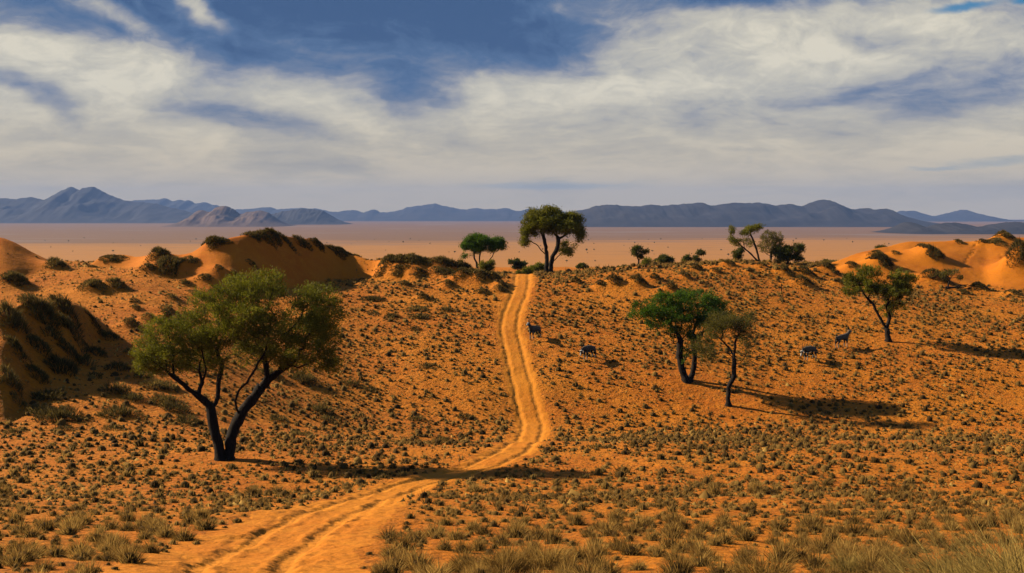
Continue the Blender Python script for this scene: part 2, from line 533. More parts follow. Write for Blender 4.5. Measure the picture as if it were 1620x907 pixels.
# grass-topped hummocks: px, py of the foot, width and height in photo pixels, bush cover 0..1
HUM = [
    # right of the track, along the crest
    (912, 452, 34, 8), (948, 458, 26, 7), (970, 457, 40, 15), (1008, 456, 42, 15), (1036, 446, 32, 9), (1062, 464, 34, 12), (1100, 432, 36, 10), (1132, 434, 26, 7), (1085, 442, 30, 7),
    (1152, 424, 40, 9), (1205, 424, 30, 6), (1240, 440, 44, 14), (1274, 440, 48, 12), (1308, 438, 50, 16), (1270, 456, 48, 13), (1326, 452, 30, 8), (1345, 428, 34, 9), (1186, 432, 24, 5),
    # right dune
    (1388, 412, 44, 10), (1392, 428, 58, 18), (1458, 404, 34, 10), (1474, 414, 56, 17), (1478, 452, 66, 17), (1548, 464, 46, 12), (1612, 438, 70, 32), (1588, 384, 46, 12),
    (1572, 390, 50, 7), (1516, 386, 28, 4), (1553, 386, 28, 5), (1614, 402, 34, 10), (1345, 450, 28, 8), (1415, 404, 24, 5), (1602, 470, 40, 8), (1524, 468, 34, 6),
    # left dunes
    (250, 418, 56, 20), (266, 438, 76, 24), (176, 416, 62, 10), (335, 386, 44, 14), (425, 374, 60, 8), (500, 388, 36, 8), (540, 402, 34, 8), (145, 468, 60, 20), (182, 462, 54, 18),
    (20, 460, 70, 24), (88, 432, 54, 20), (145, 426, 26, 5), (272, 476, 36, 9), (264, 494, 40, 8), (214, 492, 30, 8), (263, 508, 30, 16), (206, 522, 44, 16), (236, 512, 40, 14), (282, 526, 54, 18),
    (212, 480, 30, 6), (370, 440, 30, 10), (400, 425, 30, 8), (300, 420, 40, 12), (322, 446, 40, 10), (292, 452, 30, 8), (232, 432, 40, 12), (345, 428, 26, 7), (310, 470, 34, 9),
    (612, 424, 40, 10), (650, 420, 60, 9), (700, 424, 50, 8), (735, 434, 40, 10), (712, 448, 60, 14), (745, 452, 60, 14), (780, 452, 44, 14), (708, 458, 30, 10), (792, 464, 34, 10), (762, 468, 40, 7), (670, 476, 34, 8), (625, 436, 34, 8), (660, 444, 40, 10), (640, 456, 36, 8), (690, 438, 40, 10), (728, 444, 44, 12), (760, 446, 40, 12), (796, 456, 30, 10), (600, 440, 30, 7),
    (18, 522, 60, 34), (62, 508, 70, 32), (100, 498, 54, 26), (112, 530, 50, 22), (60, 604, 44, 20), (98, 596, 60, 26), (130, 584, 40, 20), (12, 610, 50, 26), (172, 540, 40, 14), (148, 566, 44, 16), (62, 556, 50, 18), (108, 560, 44, 16), (30, 566, 40, 16), (186, 590, 44, 16), (206, 566, 36, 12), (150, 520, 36, 14), (84, 536, 40, 14), (20, 548, 40, 14),
]
for (px, py, w, hh) in HUM:
    x_, y_, z_ = hit(px, py - hh * 0.25)
    if y_ > 260:
        x_, y_, z_ = hit(px, py + 4)
    sc = y_ / F
    nose_ = px < 200 and py > 474
    MOUNDS.append((x_, y_, max(0.25, hh * sc * 1.05) * (0.4 if nose_ else (0.72 if px < 560 else 1.0)), w * sc * 0.38, max(0.7, w * sc * 0.42), 1.25))
for (p0, p1, n_) in (((1545, 388), (1522, 425), 18), ((1480, 388), (1470, 402), 7), ((1584, 404), (1579, 418), 5)):
    for i in range(n_):
        f_ = i / (n_ - 1)
        a_ = hit(p0[0] + (p1[0] - p0[0]) * f_ + rng.normal(0, .8) + (1.6 if i % 2 else -1.6), p0[1] + (p1[1] - p0[1]) * f_ + rng.normal(0, .4))
        if a_[1] < 230:
            PRINTS.append((a_[0], a_[1], 0.16, 0.11))

# grid: columns by direction, rows by distance
uc = np.linspace(-0.455, 0.455, 760)
us = 0.455 + np.cumsum(np.linspace(0.004, 0.085, 26))
UU = np.concatenate([-us[::-1], uc, us])
YY = np.concatenate([np.exp(np.linspace(math.log(1.0), math.log(15.0), 60))[:-1], np.exp(np.linspace(math.log(15.0), math.log(190.0), 660))[:-1],
                     np.exp(np.linspace(math.log(190.0), math.log(360.0), 70))[:-1], np.exp(np.linspace(math.log(360.0), math.log(26500.0), 90))])
GU, GY = np.meshgrid(UU, YY)
GX = GU * GY
GZ = height(GX, GY)
NR, NC = GX.shape
V = np.stack([GX, GY, GZ], axis=-1)
dv_u = np.gradient(V, axis=1)
dv_y = np.gradient(V, axis=0)
NRM = np.cross(dv_u, dv_y)
NRM /= np.linalg.norm(NRM, axis=-1, keepdims=True)
V = V.reshape(-1, 3)
NRM = NRM.reshape(-1, 3)
i0 = (np.arange(NR - 1)[:, None] * NC + np.arange(NC - 1)[None, :])
QUADS = np.stack([i0, i0 + 1, i0 + NC + 1, i0 + NC], axis=-1).reshape(-1, 4)
fx, fy = V[QUADS].mean(axis=1)[:, 0], V[QUADS].mean(axis=1)[:, 1]
fu = fx / fy
dF, _, _ = track_coords(fx, fy)
edge = 1.38 + 0.9 * (1 - sstep(30, 55, fy)) + 0.30 * perlin(fy / 2.3, fy * 0 + np.sign(dF) * 5, 77) + 0.5 * perlin(fx / 0.8, fy / 0.8, 78) * 0.3
is_track = (np.abs(dF) < edge) & (fy < 156)
bz = base(fu, fy)
is_dune = (np.maximum(ridge_surface('main', fu, fy), ridge_surface('bank', fu, fy)) > bz + 0.05) & (fy > 60) & (fy < 240) & ~is_track & (fu < 0.0)
is_nose = (np.maximum(ridge_surface('nose', fu, fy), ridge_surface('toe', fu, fy)) > bz + 0.05) & (fy > 60) & (fy < 125) & ~is_track & ~is_dune & (fu < -0.25)
is_right = (ridge_surface('right', fu, fy) > bz + 0.05) & (fy > 120) & (fy < 260) & (fu > 0.2)
is_plain = fy > 650
cls = np.zeros(len(QUADS), int)
cls[is_plain] = 1
cls[is_dune] = 2
cls[is_nose] = 3
cls[is_right] = 4
cls[is_track] = 5

dV, sV, _ = track_coords(V[:, 0], V[:, 1])
rutv = np.clip(np.exp(-((np.abs(dV) - 0.76) / 0.22) ** 2) , 0, 1)


def pmat(name):
    m = bpy.data.materials.new(name)
    m.use_nodes = True
    t = NT(m.node_tree)
    out = t.n('ShaderNodeOutputMaterial')
    p = t.n('ShaderNodeBsdfPrincipled')
    t.link(p.outputs[0], out.inputs[0])
    p.inputs['Roughness'].default_value = 0.9
    p.inputs['Specular IOR Level'].default_value = 0.15
    return m, t, p, out


def sand_mat(name, a, b, c, ripple=0.5, rut=False, litter=0.0, relief=0.06):
    m, t, p, out = pmat(name)
    tc = t.n('ShaderNodeTexCoord').outputs['Object']
    n1 = t.noise(tc, 0.11, 4, 0.55)
    n2 = t.noise(tc, 0.9, 5, 0.6)
    n3 = t.noise(tc, 7.0, 3, 0.6)
    col = t.mix(t.mapr(n1, 0.35, 0.65, 0, 1), a, b)
    col = t.mix(t.mapr(n2, 0.42, 0.72, 0, 0.75), col, c)
    col = t.mix(t.mapr(n3, 0.3, 0.7, 0.0, 0.28), col, tuple(q * 0.62 for q in b))
    lit = t.math('MULTIPLY', t.mapr(t.noise(tc, 3.2, 7, 0.72), 0.50, 0.66, 0.0, 1.0), t.mapr(n1, 0.35, 0.6, 0.35, 0.75))
    col = t.mix(t.math('MULTIPLY', lit, litter), col, (0.20, 0.09, 0.02))
    if rut:
        at_ = t.n('ShaderNodeAttribute', attribute_name='rut').outputs['Fac']
        col = t.mix(t.math('MULTIPLY', at_, 0.55), col, (0.67, 0.25, 0.024))
    t.link(col, p.inputs['Base Color'])
    bm = t.n('ShaderNodeBump')
    bm.inputs['Strength'].default_value = ripple
    bm.inputs['Distance'].default_value = relief
    hgt = t.math('ADD', t.math('MULTIPLY', t.noise(tc, 5.0, 6, 0.62), 1.0), t.math('MULTIPLY', t.noise(tc, 1.6, 3, 0.5), 1.4))
    t.link(hgt, bm.inputs['Height'])
    t.link(bm.outputs[0], p.inputs['Normal'])
    return m


M_SAND = sand_mat('orange sand', (0.60, 0.192, 0.011), (0.53, 0.145, 0.008), (0.64, 0.222, 0.016), 1.0, litter=1.0, relief=0.20)
M_DUNE = sand_mat('smooth dune sand', (0.60, 0.185, 0.010), (0.53, 0.14, 0.008), (0.62, 0.20, 0.013), 0.7, litter=0.2)
M_TRACK = sand_mat('loose track sand', (0.62, 0.212, 0.012), (0.58, 0.178, 0.010), (0.66, 0.242, 0.018), 0.8, rut=True, litter=0.25, relief=0.08)


def plain_mat():
    m, t, p, out = pmat('gravel plain')
    tc = t.n('ShaderNodeTexCoord').outputs['Object']
    x, y, z = t.sep(tc)
    ly = t.math('LOGARITHM', t.math('MAXIMUM', y, 10.0), math.e)
    band = t.noise(t.vec(t.math('MULTIPLY', x, 0.0006), t.math('MULTIPLY', ly, 7.0), 0.0), 1.6, 5, 0.55, 0.3)
    fine = t.noise(t.vec(t.math('MULTIPLY', x, 0.004), t.math('MULTIPLY', ly, 26.0), 0.0), 1.4, 6, 0.6, 0.2)
    col = t.mix(t.mapr(y, 1200, 3300, 0, 1), (0.48, 0.20, 0.038), (0.42, 0.19, 0.045))
    # cloud shadow painted into the greyer flats beyond the pale grass belt
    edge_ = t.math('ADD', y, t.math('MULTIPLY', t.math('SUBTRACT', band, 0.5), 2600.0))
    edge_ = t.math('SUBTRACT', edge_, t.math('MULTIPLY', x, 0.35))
    grey_cloud_shade = t.mapr(edge_, 3300, 4100, 0, 1)
    col = t.mix(t.math('MULTIPLY', grey_cloud_shade, 0.68), col, (0.13, 0.088, 0.07))
    pale = t.mapr(band, 0.55, 0.68, 0.0, 0.6)
    col = t.mix(t.math('MULTIPLY', pale, grey_cloud_shade), col, (0.26, 0.19, 0.17))
    col = t.mix(t.mapr(fine, 0.50, 0.72, 0, 0.42), col, (0.20, 0.105, 0.055))
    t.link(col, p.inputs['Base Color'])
    return m


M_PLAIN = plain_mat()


def sub_ground(name, k, mat, label, cat):
    q = QUADS[cls == k]
    idx, inv = np.unique(q.ravel(), return_inverse=True)
    me = mesh_np(name, V[idx], [inv.reshape(-1, 4)], {'rut': rutv[idx]}, smooth=True)
    me.normals_split_custom_set_from_vertices(NRM[idx].astype(np.float32))
    o = obj(name, me, mat)
    tag(o, label, cat, None, 'structure')
    return o


sub_ground('sandy_ground', 0, M_SAND, 'orange sandy valley floor and slopes dotted with grass', 'ground')
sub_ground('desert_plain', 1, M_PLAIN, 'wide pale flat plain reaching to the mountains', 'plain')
sub_ground('sand_dune', 2, M_DUNE, 'long orange dune with shaded slip face behind the big tree', 'dune')
sub_ground('sand_dune', 3, M_SAND, 'nearer bushy dune nose in shade at far left', 'dune')
sub_ground('sand_dune', 4, M_DUNE, 'smooth sunlit orange dune with footprints at far right', 'dune')
sub_ground('sand_track', 5, M_TRACK, 'two-rut vehicle track winding through the orange sand', 'track')


# ------------------------------------------------------------------ mountains
def mountain_mat(name, a, b):
    m, t, p, out = pmat(name)
    tc = t.n('ShaderNodeTexCoord').outputs['Object']
    n = t.noise(tc, 0.004, 6, 0.6)
    t.link(t.mix(t.mapr(n, 0.35, 0.65, 0, 1), a, b), p.inputs['Base Color'])
    return m


M_ROCK = mountain_mat('dark mountain rock', (0.022, 0.021, 0.026), (0.036, 0.032, 0.036))
M_HILL = mountain_mat('bare brown hill', (0.085, 0.052, 0.038), (0.15, 0.09, 0.062))


def mountain(name, D, depth, prof, mat, label, seed, basez=-78.0, step=2.0, rough=0.22):
    pxs = np.array([p[0] for p in prof], float)
    pys = np.array([p[1] for p in prof], float)
    uq = np.arange(pxs[0], pxs[-1] + step, step)
    sil = pchip(pxs, pys, uq)
    sil = sil + 2.4 * fbm(uq / 11.0, uq * 0 + seed, 5, seed, 0.6) * sstep(pxs[0], pxs[0] + 30, uq) * sstep(-pxs[-1], -pxs[-1] + 30, -uq)
    u = np.array([ray(a, 340)[0] for a in uq])
    zt = np.array([ray(a, b)[1] for a, b in zip(uq, sil)]) * D
    Ht = np.maximum(zt - basez, 0)
    nv = 40
    v = np.linspace(-1, 1, nv)
    Uv, Vv = np.meshgrid(u, v)
    Yg = D + depth * Vv * 0.5
    Xg = Uv * (D + depth * 0.15 * Vv)
    Hg = np.broadcast_to(Ht, Uv.shape)
    e = np.abs(Vv)
    fall = np.where(Vv < 0, (1 - e) ** 1.15, (1 - e) ** 1.3)
    rid = 1 - np.abs(fbm(Xg / (0.22 * depth), Yg / (0.42 * depth), 5, seed + 3, 0.55)) * 2.2
    mid = np.sin(np.clip(e, 0, 1) * math.pi)
    Zg = basez + Hg * np.clip(fall + rough * (rid - 0.45) * mid * 1.2, 0, 0.985 * (1 - 0.02 * e) + 0.015 * (e < 0.03))
    Zg[nv // 2] = np.maximum(Zg[nv // 2], basez + Hg[0] * 0.97)
    r, c = Uv.shape
    P = np.stack([Xg, Yg, Zg], -1).reshape(-1, 3)
    a = (np.arange(r - 1)[:, None] * c + np.arange(c - 1)[None, :])
    q = np.stack([a, a + 1, a + c + 1, a + c], -1).reshape(-1, 4)
    o = obj(name, mesh_np(name, P, [q], smooth=True), mat)
    return tag(o, label, 'mountain' if 'mountain' in name else 'hill', None, 'structure')


mountain('mountain_range', 20000, 4200, [(-900, 320), (-500, 326), (-200, 318), (0, 316), (200, 318), (225, 316), (250, 315), (264, 313.5), (272, 318), (286, 316), (300, 317), (312, 322), (322, 320), (340, 324), (370, 331), (400, 330),
    (425, 327), (440, 331), (470, 329), (500, 330), (530, 335), (560, 332), (575, 336), (590, 331), (605, 336), (625, 334), (650, 327), (672, 324), (688, 322), (705, 326), (735, 331), (755, 329), (775, 331), (800, 329),
    (820, 334), (838, 330), (860, 330), (890, 334), (905, 336), (960, 344), (1000, 350)], M_ROCK, 'long faint blue mountain range across the middle horizon', 11)
mountain('mountain_range', 9800, 2900, [(855, 356), (880, 340), (900, 335), (925, 331), (945, 325), (965, 323), (990, 325), (1010, 326), (1030, 323), (1045, 325), (1070, 323), (1085, 322), (1110, 320), (1125, 325), (1145, 322), (1165, 320),
    (1180, 321), (1200, 320), (1225, 324), (1250, 322), (1265, 325), (1285, 319), (1300, 315), (1312, 317), (1330, 324), (1350, 331), (1370, 329), (1385, 331), (1400, 330), (1415, 337), (1440, 346), (1475, 357)], M_ROCK, 'dark slate mountain range with one rounded summit above the bushy ridge', 23)
mountain('mountain_range', 18500, 3600, [(1380, 352), (1410, 338), (1437, 333), (1460, 338), (1475, 342), (1500, 337), (1525, 332), (1545, 338), (1570, 345), (1600, 350), (1650, 346), (1720, 338), (1900, 330), (2300, 326), (2700, 335)], M_ROCK, 'pale blue peak behind the dark hills at far right', 37)
mountain('mountain', 14500, 3400, [(-900, 325), (-600, 300), (-300, 318), (-120, 322), (-60, 318), (0, 313), (25, 314), (45, 311), (60, 313), (76, 316.5), (90, 306), (103, 299), (113, 295), (122, 298), (128, 300), (132, 296), (145, 294), (152, 296), (165, 303), (180, 310),
    (200, 317), (215, 319), (240, 321), (270, 328), (300, 335), (330, 341), (370, 350), (390, 354)], M_ROCK, 'blue twin-peaked mountain, highest on the horizon', 51)
mountain('hill', 9300, 1500, [(270, 358), (290, 350), (302, 342), (312, 334), (318, 332), (330, 335), (345, 327), (356, 325), (368, 330), (382, 338), (400, 334), (412, 333), (425, 337), (440, 347), (460, 358)], M_HILL, 'low bare brown hill with sunlit flank on the plain', 63, step=1.0)
mountain('hill', 11500, 1700, [(395, 355), (415, 345), (432, 338), (450, 334), (475, 330), (500, 331), (520, 338), (535, 347), (555, 355)], M_ROCK, 'low dark blue hill beside the bare brown hill', 71, step=1.0)
mountain('hill', 5600, 1100, [(1385, 369), (1405, 366), (1420, 358), (1433, 351), (1450, 354), (1465, 361), (1480, 355), (1500, 352), (1530, 355), (1545, 359), (1570, 355), (1600, 351), (1640, 353), (1700, 349), (1800, 356), (1900, 368)], M_ROCK, 'row of dark low hills behind the smooth right dune', 83, step=1.0)


# ------------------------------------------------------------------ grass, bushes
def frames(d):
    d = d / np.linalg.norm(d, axis=1, keepdims=True)
    r = rng.normal(size=d.shape)
    s = np.cross(d, r)
    s /= np.linalg.norm(s, axis=1, keepdims=True) + 1e-9
    return d, s


def blades(roots, dirs, L, W, bend):
    """tapered bent blades: 5 verts, one quad and one tip triangle each"""
    n = len(roots)
    d, s = frames(dirs)
    out = d.copy()
    out[:, 2] = 0
    on = np.linalg.norm(out, axis=1, keepdims=True) + 1e-6
    out = out / on
    mid = roots + d * (L * 0.55)[:, None]
    tip = mid + (d + (out * 0.9 - np.array([0, 0, 0.5])) * bend[:, None]) * (L * 0.45)[:, None]
    w = (W * 0.5)[:, None]
    P = np.stack([roots - s * w, roots + s * w, mid + s * w * 0.8, mid - s * w * 0.8, tip], axis=1).reshape(-1, 3)
    b = np.arange(n)[:, None] * 5
    return P, b + np.array([0, 1, 2, 3]), b + np.array([3, 2, 4])


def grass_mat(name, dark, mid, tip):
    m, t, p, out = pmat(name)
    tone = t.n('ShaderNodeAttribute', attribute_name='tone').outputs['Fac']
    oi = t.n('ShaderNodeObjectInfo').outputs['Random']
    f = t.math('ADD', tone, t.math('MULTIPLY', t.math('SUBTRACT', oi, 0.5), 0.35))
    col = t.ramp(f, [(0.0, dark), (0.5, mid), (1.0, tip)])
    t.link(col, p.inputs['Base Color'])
    tr = t.n('ShaderNodeBsdfTranslucent')
    t.link(col, tr.inputs[0])
    mx = t.n('ShaderNodeMixShader')
    mx.inputs[0].default_value = 0.40
    t.link(p.outputs[0], mx.inputs[1])
    t.link(tr.outputs[0], mx.inputs[2])
    t.link(mx.outputs[0], out.inputs[0])
    return m


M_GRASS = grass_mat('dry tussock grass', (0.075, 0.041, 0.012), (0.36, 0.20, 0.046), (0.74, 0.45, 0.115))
M_STRAW = grass_mat('straw grass', (0.12, 0.08, 0.022), (0.42, 0.28, 0.07), (0.74, 0.52, 0.15))
M_BUSH = grass_mat('dune bush', (0.05, 0.038, 0.012), (0.15, 0.105, 0.03), (0.42, 0.27, 0.07))


def dome_core(n, R, H, k=6):
    """n low domes round the origin: verts (n, 2k+1, 3), faces"""
    ang = np.arange(k) / k * 2 * math.pi
    rot = rng.uniform(0, 6.28, (n, 1))
    j1 = rng.uniform(0.8, 1.2, (n, k))
    j2 = rng.uniform(0.7, 1.2, (n, k))
    r1, r2 = R[:, None] * j1, R[:, None] * 0.74 * j2
    a = ang[None] + rot
    lo = np.stack([r1 * np.cos(a), r1 * np.sin(a), np.full((n, k), -0.05)], -1)
    hi = np.stack([r2 * np.cos(a + 0.4), r2 * np.sin(a + 0.4), H[:, None] * 0.62 * rng.uniform(0.8, 1.2, (n, k))], -1)
    top = np.stack([rng.normal(0, 0.1, n) * R, rng.normal(0, 0.1, n) * R, H], -1)[:, None]
    P = np.concatenate([lo, hi, top], 1)
    q = np.array([[i, (i + 1) % k, k + (i + 1) % k, k + i] for i in range(k)])
    t_ = np.array([[k + i, k + (i + 1) % k, 2 * k] for i in range(k)])
    return P, q, t_


def tuft_mesh(name, n, R, H, W, spread, mat, bendv=0.5):
    a = rng.uniform(0, 2 * math.pi, n)
    rr = np.sqrt(rng.uniform(0, 1, n))
    r = R * 0.62 * rr
    roots = np.stack([r * np.cos(a), r * np.sin(a), 0.45 * H * (1 - rr ** 2) * rng.uniform(0, 1, n) - 0.03], 1)
    tilt = spread * rr * rng.uniform(0.5, 1.25, n) + np.abs(rng.normal(0, 0.14, n))
    a2 = a + rng.normal(0, 0.5, n)
    d = np.stack([np.sin(tilt) * np.cos(a2), np.sin(tilt) * np.sin(a2), np.cos(tilt)], 1)
    L = H * rng.uniform(0.45, 0.85, n) * (1.1 - 0.35 * rr)
    P, q, tr = blades(roots, d, L, np.full(n, W) * rng.uniform(0.6, 1.4, n), rng.uniform(0, bendv * 1.4, n))
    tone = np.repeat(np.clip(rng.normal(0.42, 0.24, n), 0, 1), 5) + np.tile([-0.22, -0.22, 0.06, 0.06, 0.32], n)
    C, cq, ct = dome_core(1, np.array([R * 0.62]), np.array([H * 0.46]), 8)
    off_ = len(P)
    P = np.concatenate([P, C.reshape(-1, 3)])
    tone = np.concatenate([tone, np.full(17, 0.06)])
    me = mesh_np(name, P, [np.concatenate([q, cq + off_]), np.concatenate([tr, ct + off_])], {'tone': np.clip(tone, 0, 1)})
    me.materials.append(mat)
    return me


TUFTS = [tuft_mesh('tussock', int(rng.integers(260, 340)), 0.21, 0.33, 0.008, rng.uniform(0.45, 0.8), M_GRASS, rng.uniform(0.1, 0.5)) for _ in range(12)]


def clump_mesh(cx, cy, rx, ry, hgt, n, mat, W, lean=0.45, dome=0.6):
    """grass draped over the ground round (cx, cy): roots follow the terrain, thicker towards the middle"""
    a = rng.uniform(0, 2 * math.pi, n)
    ph = rng.uniform(0, 6, 3)
    lob = 1 + 0.25 * np.sin(2 * a + ph[0]) + 0.18 * np.sin(3 * a + ph[1]) + 0.12 * np.sin(7 * a + ph[2])
    r = np.sqrt(rng.uniform(0, 1, n)) * lob
    X, Y = cx + rx * r * np.cos(a), cy + ry * r * np.sin(a)
    lump = 0.5 + 0.5 * perlin(X / (0.45 * rx + 0.1), Y / (0.45 * ry + 0.1), int(rng.integers(999)))
    keep = rng.uniform(0, 1, n) < 0.35 + lump
    X, Y, a, r, lump = X[keep], Y[keep], a[keep], r[keep], lump[keep]
    n = len(X)
    prof = np.sqrt(np.clip(1 - (r / 1.25) ** 2, 0.02, 1)) * (0.55 + 0.6 * lump)
    lift = dome * hgt * prof * rng.uniform(0, 1, n)
    Z = height(X, Y) - 0.04 + lift
    t = lean * r * rng.uniform(0.4, 1.4, n) + np.abs(rng.normal(0, 0.25, n))
    a2 = a + rng.normal(0, 0.7, n)
    d = np.stack([np.sin(t) * np.cos(a2), np.sin(t) * np.sin(a2), np.cos(t)], 1)
    L = np.maximum(0.12, hgt * (0.35 + 0.65 * prof) * rng.uniform(0.5, 1.1, n) * (1 - 0.5 * dome))
    P, q, tr = blades(np.stack([X - cx, Y - cy, Z], 1), d, L, W * rng.uniform(0.6, 1.4, n), rng.uniform(0.1, 0.7, n))
    z0 = float(Z.min())
    P[:, 2] -= z0
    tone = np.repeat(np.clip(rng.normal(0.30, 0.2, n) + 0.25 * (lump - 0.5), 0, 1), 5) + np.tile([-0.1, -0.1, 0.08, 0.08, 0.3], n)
    me = mesh_np('clump', P, [q, tr], {'tone': np.clip(tone, 0, 1)})
    me.materials.append(mat)
    return me, z0


TREES_XY = []        # filled before scattering: (x, y, bare radius)


# ------------------------------------------------------------------ trees
def tube(paths):
    """paths: list of (pts (n,3), radii (n,)) -> verts, quads"""
    VV, QQ, base_i = [], [], 0
    for pts, rad in paths:
        n = len(pts)
        k = 9 if rad[0] > 0.10 else (6 if rad[0] > 0.035 else (4 if rad[0] > 0.016 else 3))
        tan = np.gradient(pts, axis=0)
        tan /= np.linalg.norm(tan, axis=1, keepdims=True) + 1e-9
        ref = np.array([0.9, 0.35, 0.1]) if abs(tan[0][2]) > 0.7 else np.array([0, 0, 1.0])
        a = np.cross(tan, ref)
        a /= np.linalg.norm(a, axis=1, keepdims=True) + 1e-9
        b = np.cross(tan, a)
        ang = np.arange(k) / k * 2 * math.pi
        rr = rad[:, None] * (1 + (0.13 * np.sin(ang * 2 + 1)[None, :] + 0.08 * rng.normal(size=(n, k)) if k >= 9 else 0))
        ring = pts[:, None, :] + rr[..., None] * (np.cos(ang)[None, :, None] * a[:, None, :] + np.sin(ang)[None, :, None] * b[:, None, :])
        VV.append(ring.reshape(-1, 3))
        i = np.arange(n - 1)[:, None] * k
        j = np.arange(k)[None, :]
        j2 = (np.arange(k) + 1)[None, :] % k
        QQ.append((np.stack([i + j, i + j2, i + k + j2, i + k + j], -1).reshape(-1, 4)) + base_i)
        base_i += n * k
    return np.concatenate(VV), np.concatenate(QQ)


def leaf_mat(name, dark, mid, lite):
    m, t, p, out = pmat(name)
    tone = t.n('ShaderNodeAttribute', attribute_name='tone').outputs['Fac']
    col = t.ramp(tone, [(0.0, dark), (0.5, mid), (1.0, lite)])
    t.link(col, p.inputs['Base Color'])
    p.inputs['Roughness'].default_value = 0.7
    tr = t.n('ShaderNodeBsdfTranslucent')
    t.link(t.mix(1.0, col, (1.15, 1.2, 0.6), 'MULTIPLY'), tr.inputs[0])
    mx = t.n('ShaderNodeMixShader')
    mx.inputs[0].default_value = 0.38
    t.link(p.outputs[0], mx.inputs[1])
    t.link(tr.outputs[0], mx.inputs[2])
    t.link(mx.outputs[0], out.inputs[0])
    return m


def bark_mat():
    m, t, p, out = pmat('dark bark')
    tc = t.n('ShaderNodeTexCoord').outputs['Object']
    mp = t.n('ShaderNodeMapping')
    mp.inputs['Scale'].default_value = (9, 9, 1.6)
    t.link(tc, mp.inputs[0])
    n = t.noise(mp.outputs[0], 2.0, 6, 0.65)
    t.link(t.mix(t.mapr(n, 0.35, 0.68, 0, 1), (0.014, 0.010, 0.008), (0.042, 0.029, 0.021)), p.inputs['Base Color'])
    bm = t.n('ShaderNodeBump')
    bm.inputs['Strength'].default_value = 0.9
    bm.inputs['Distance'].default_value = 0.06
    t.link(n, bm.inputs['Height'])
    t.link(bm.outputs[0], p.inputs['Normal'])
    return m


M_BARK = bark_mat()
M_LEAF = {
    'olive': leaf_mat('olive leaves', (0.06, 0.064, 0.010), (0.17, 0.16, 0.02), (0.29, 0.25, 0.035)),
    'green': leaf_mat('green leaves', (0.028, 0.062, 0.008), (0.075, 0.14, 0.016), (0.14, 0.215, 0.028)),
    'dull': leaf_mat('dull leaves', (0.055, 0.048, 0.016), (0.13, 0.11, 0.03), (0.21, 0.17, 0.045)),
    'dark': leaf_mat('dark leaves', (0.035, 0.04, 0.012), (0.085, 0.09, 0.022), (0.15, 0.145, 0.03)),
}


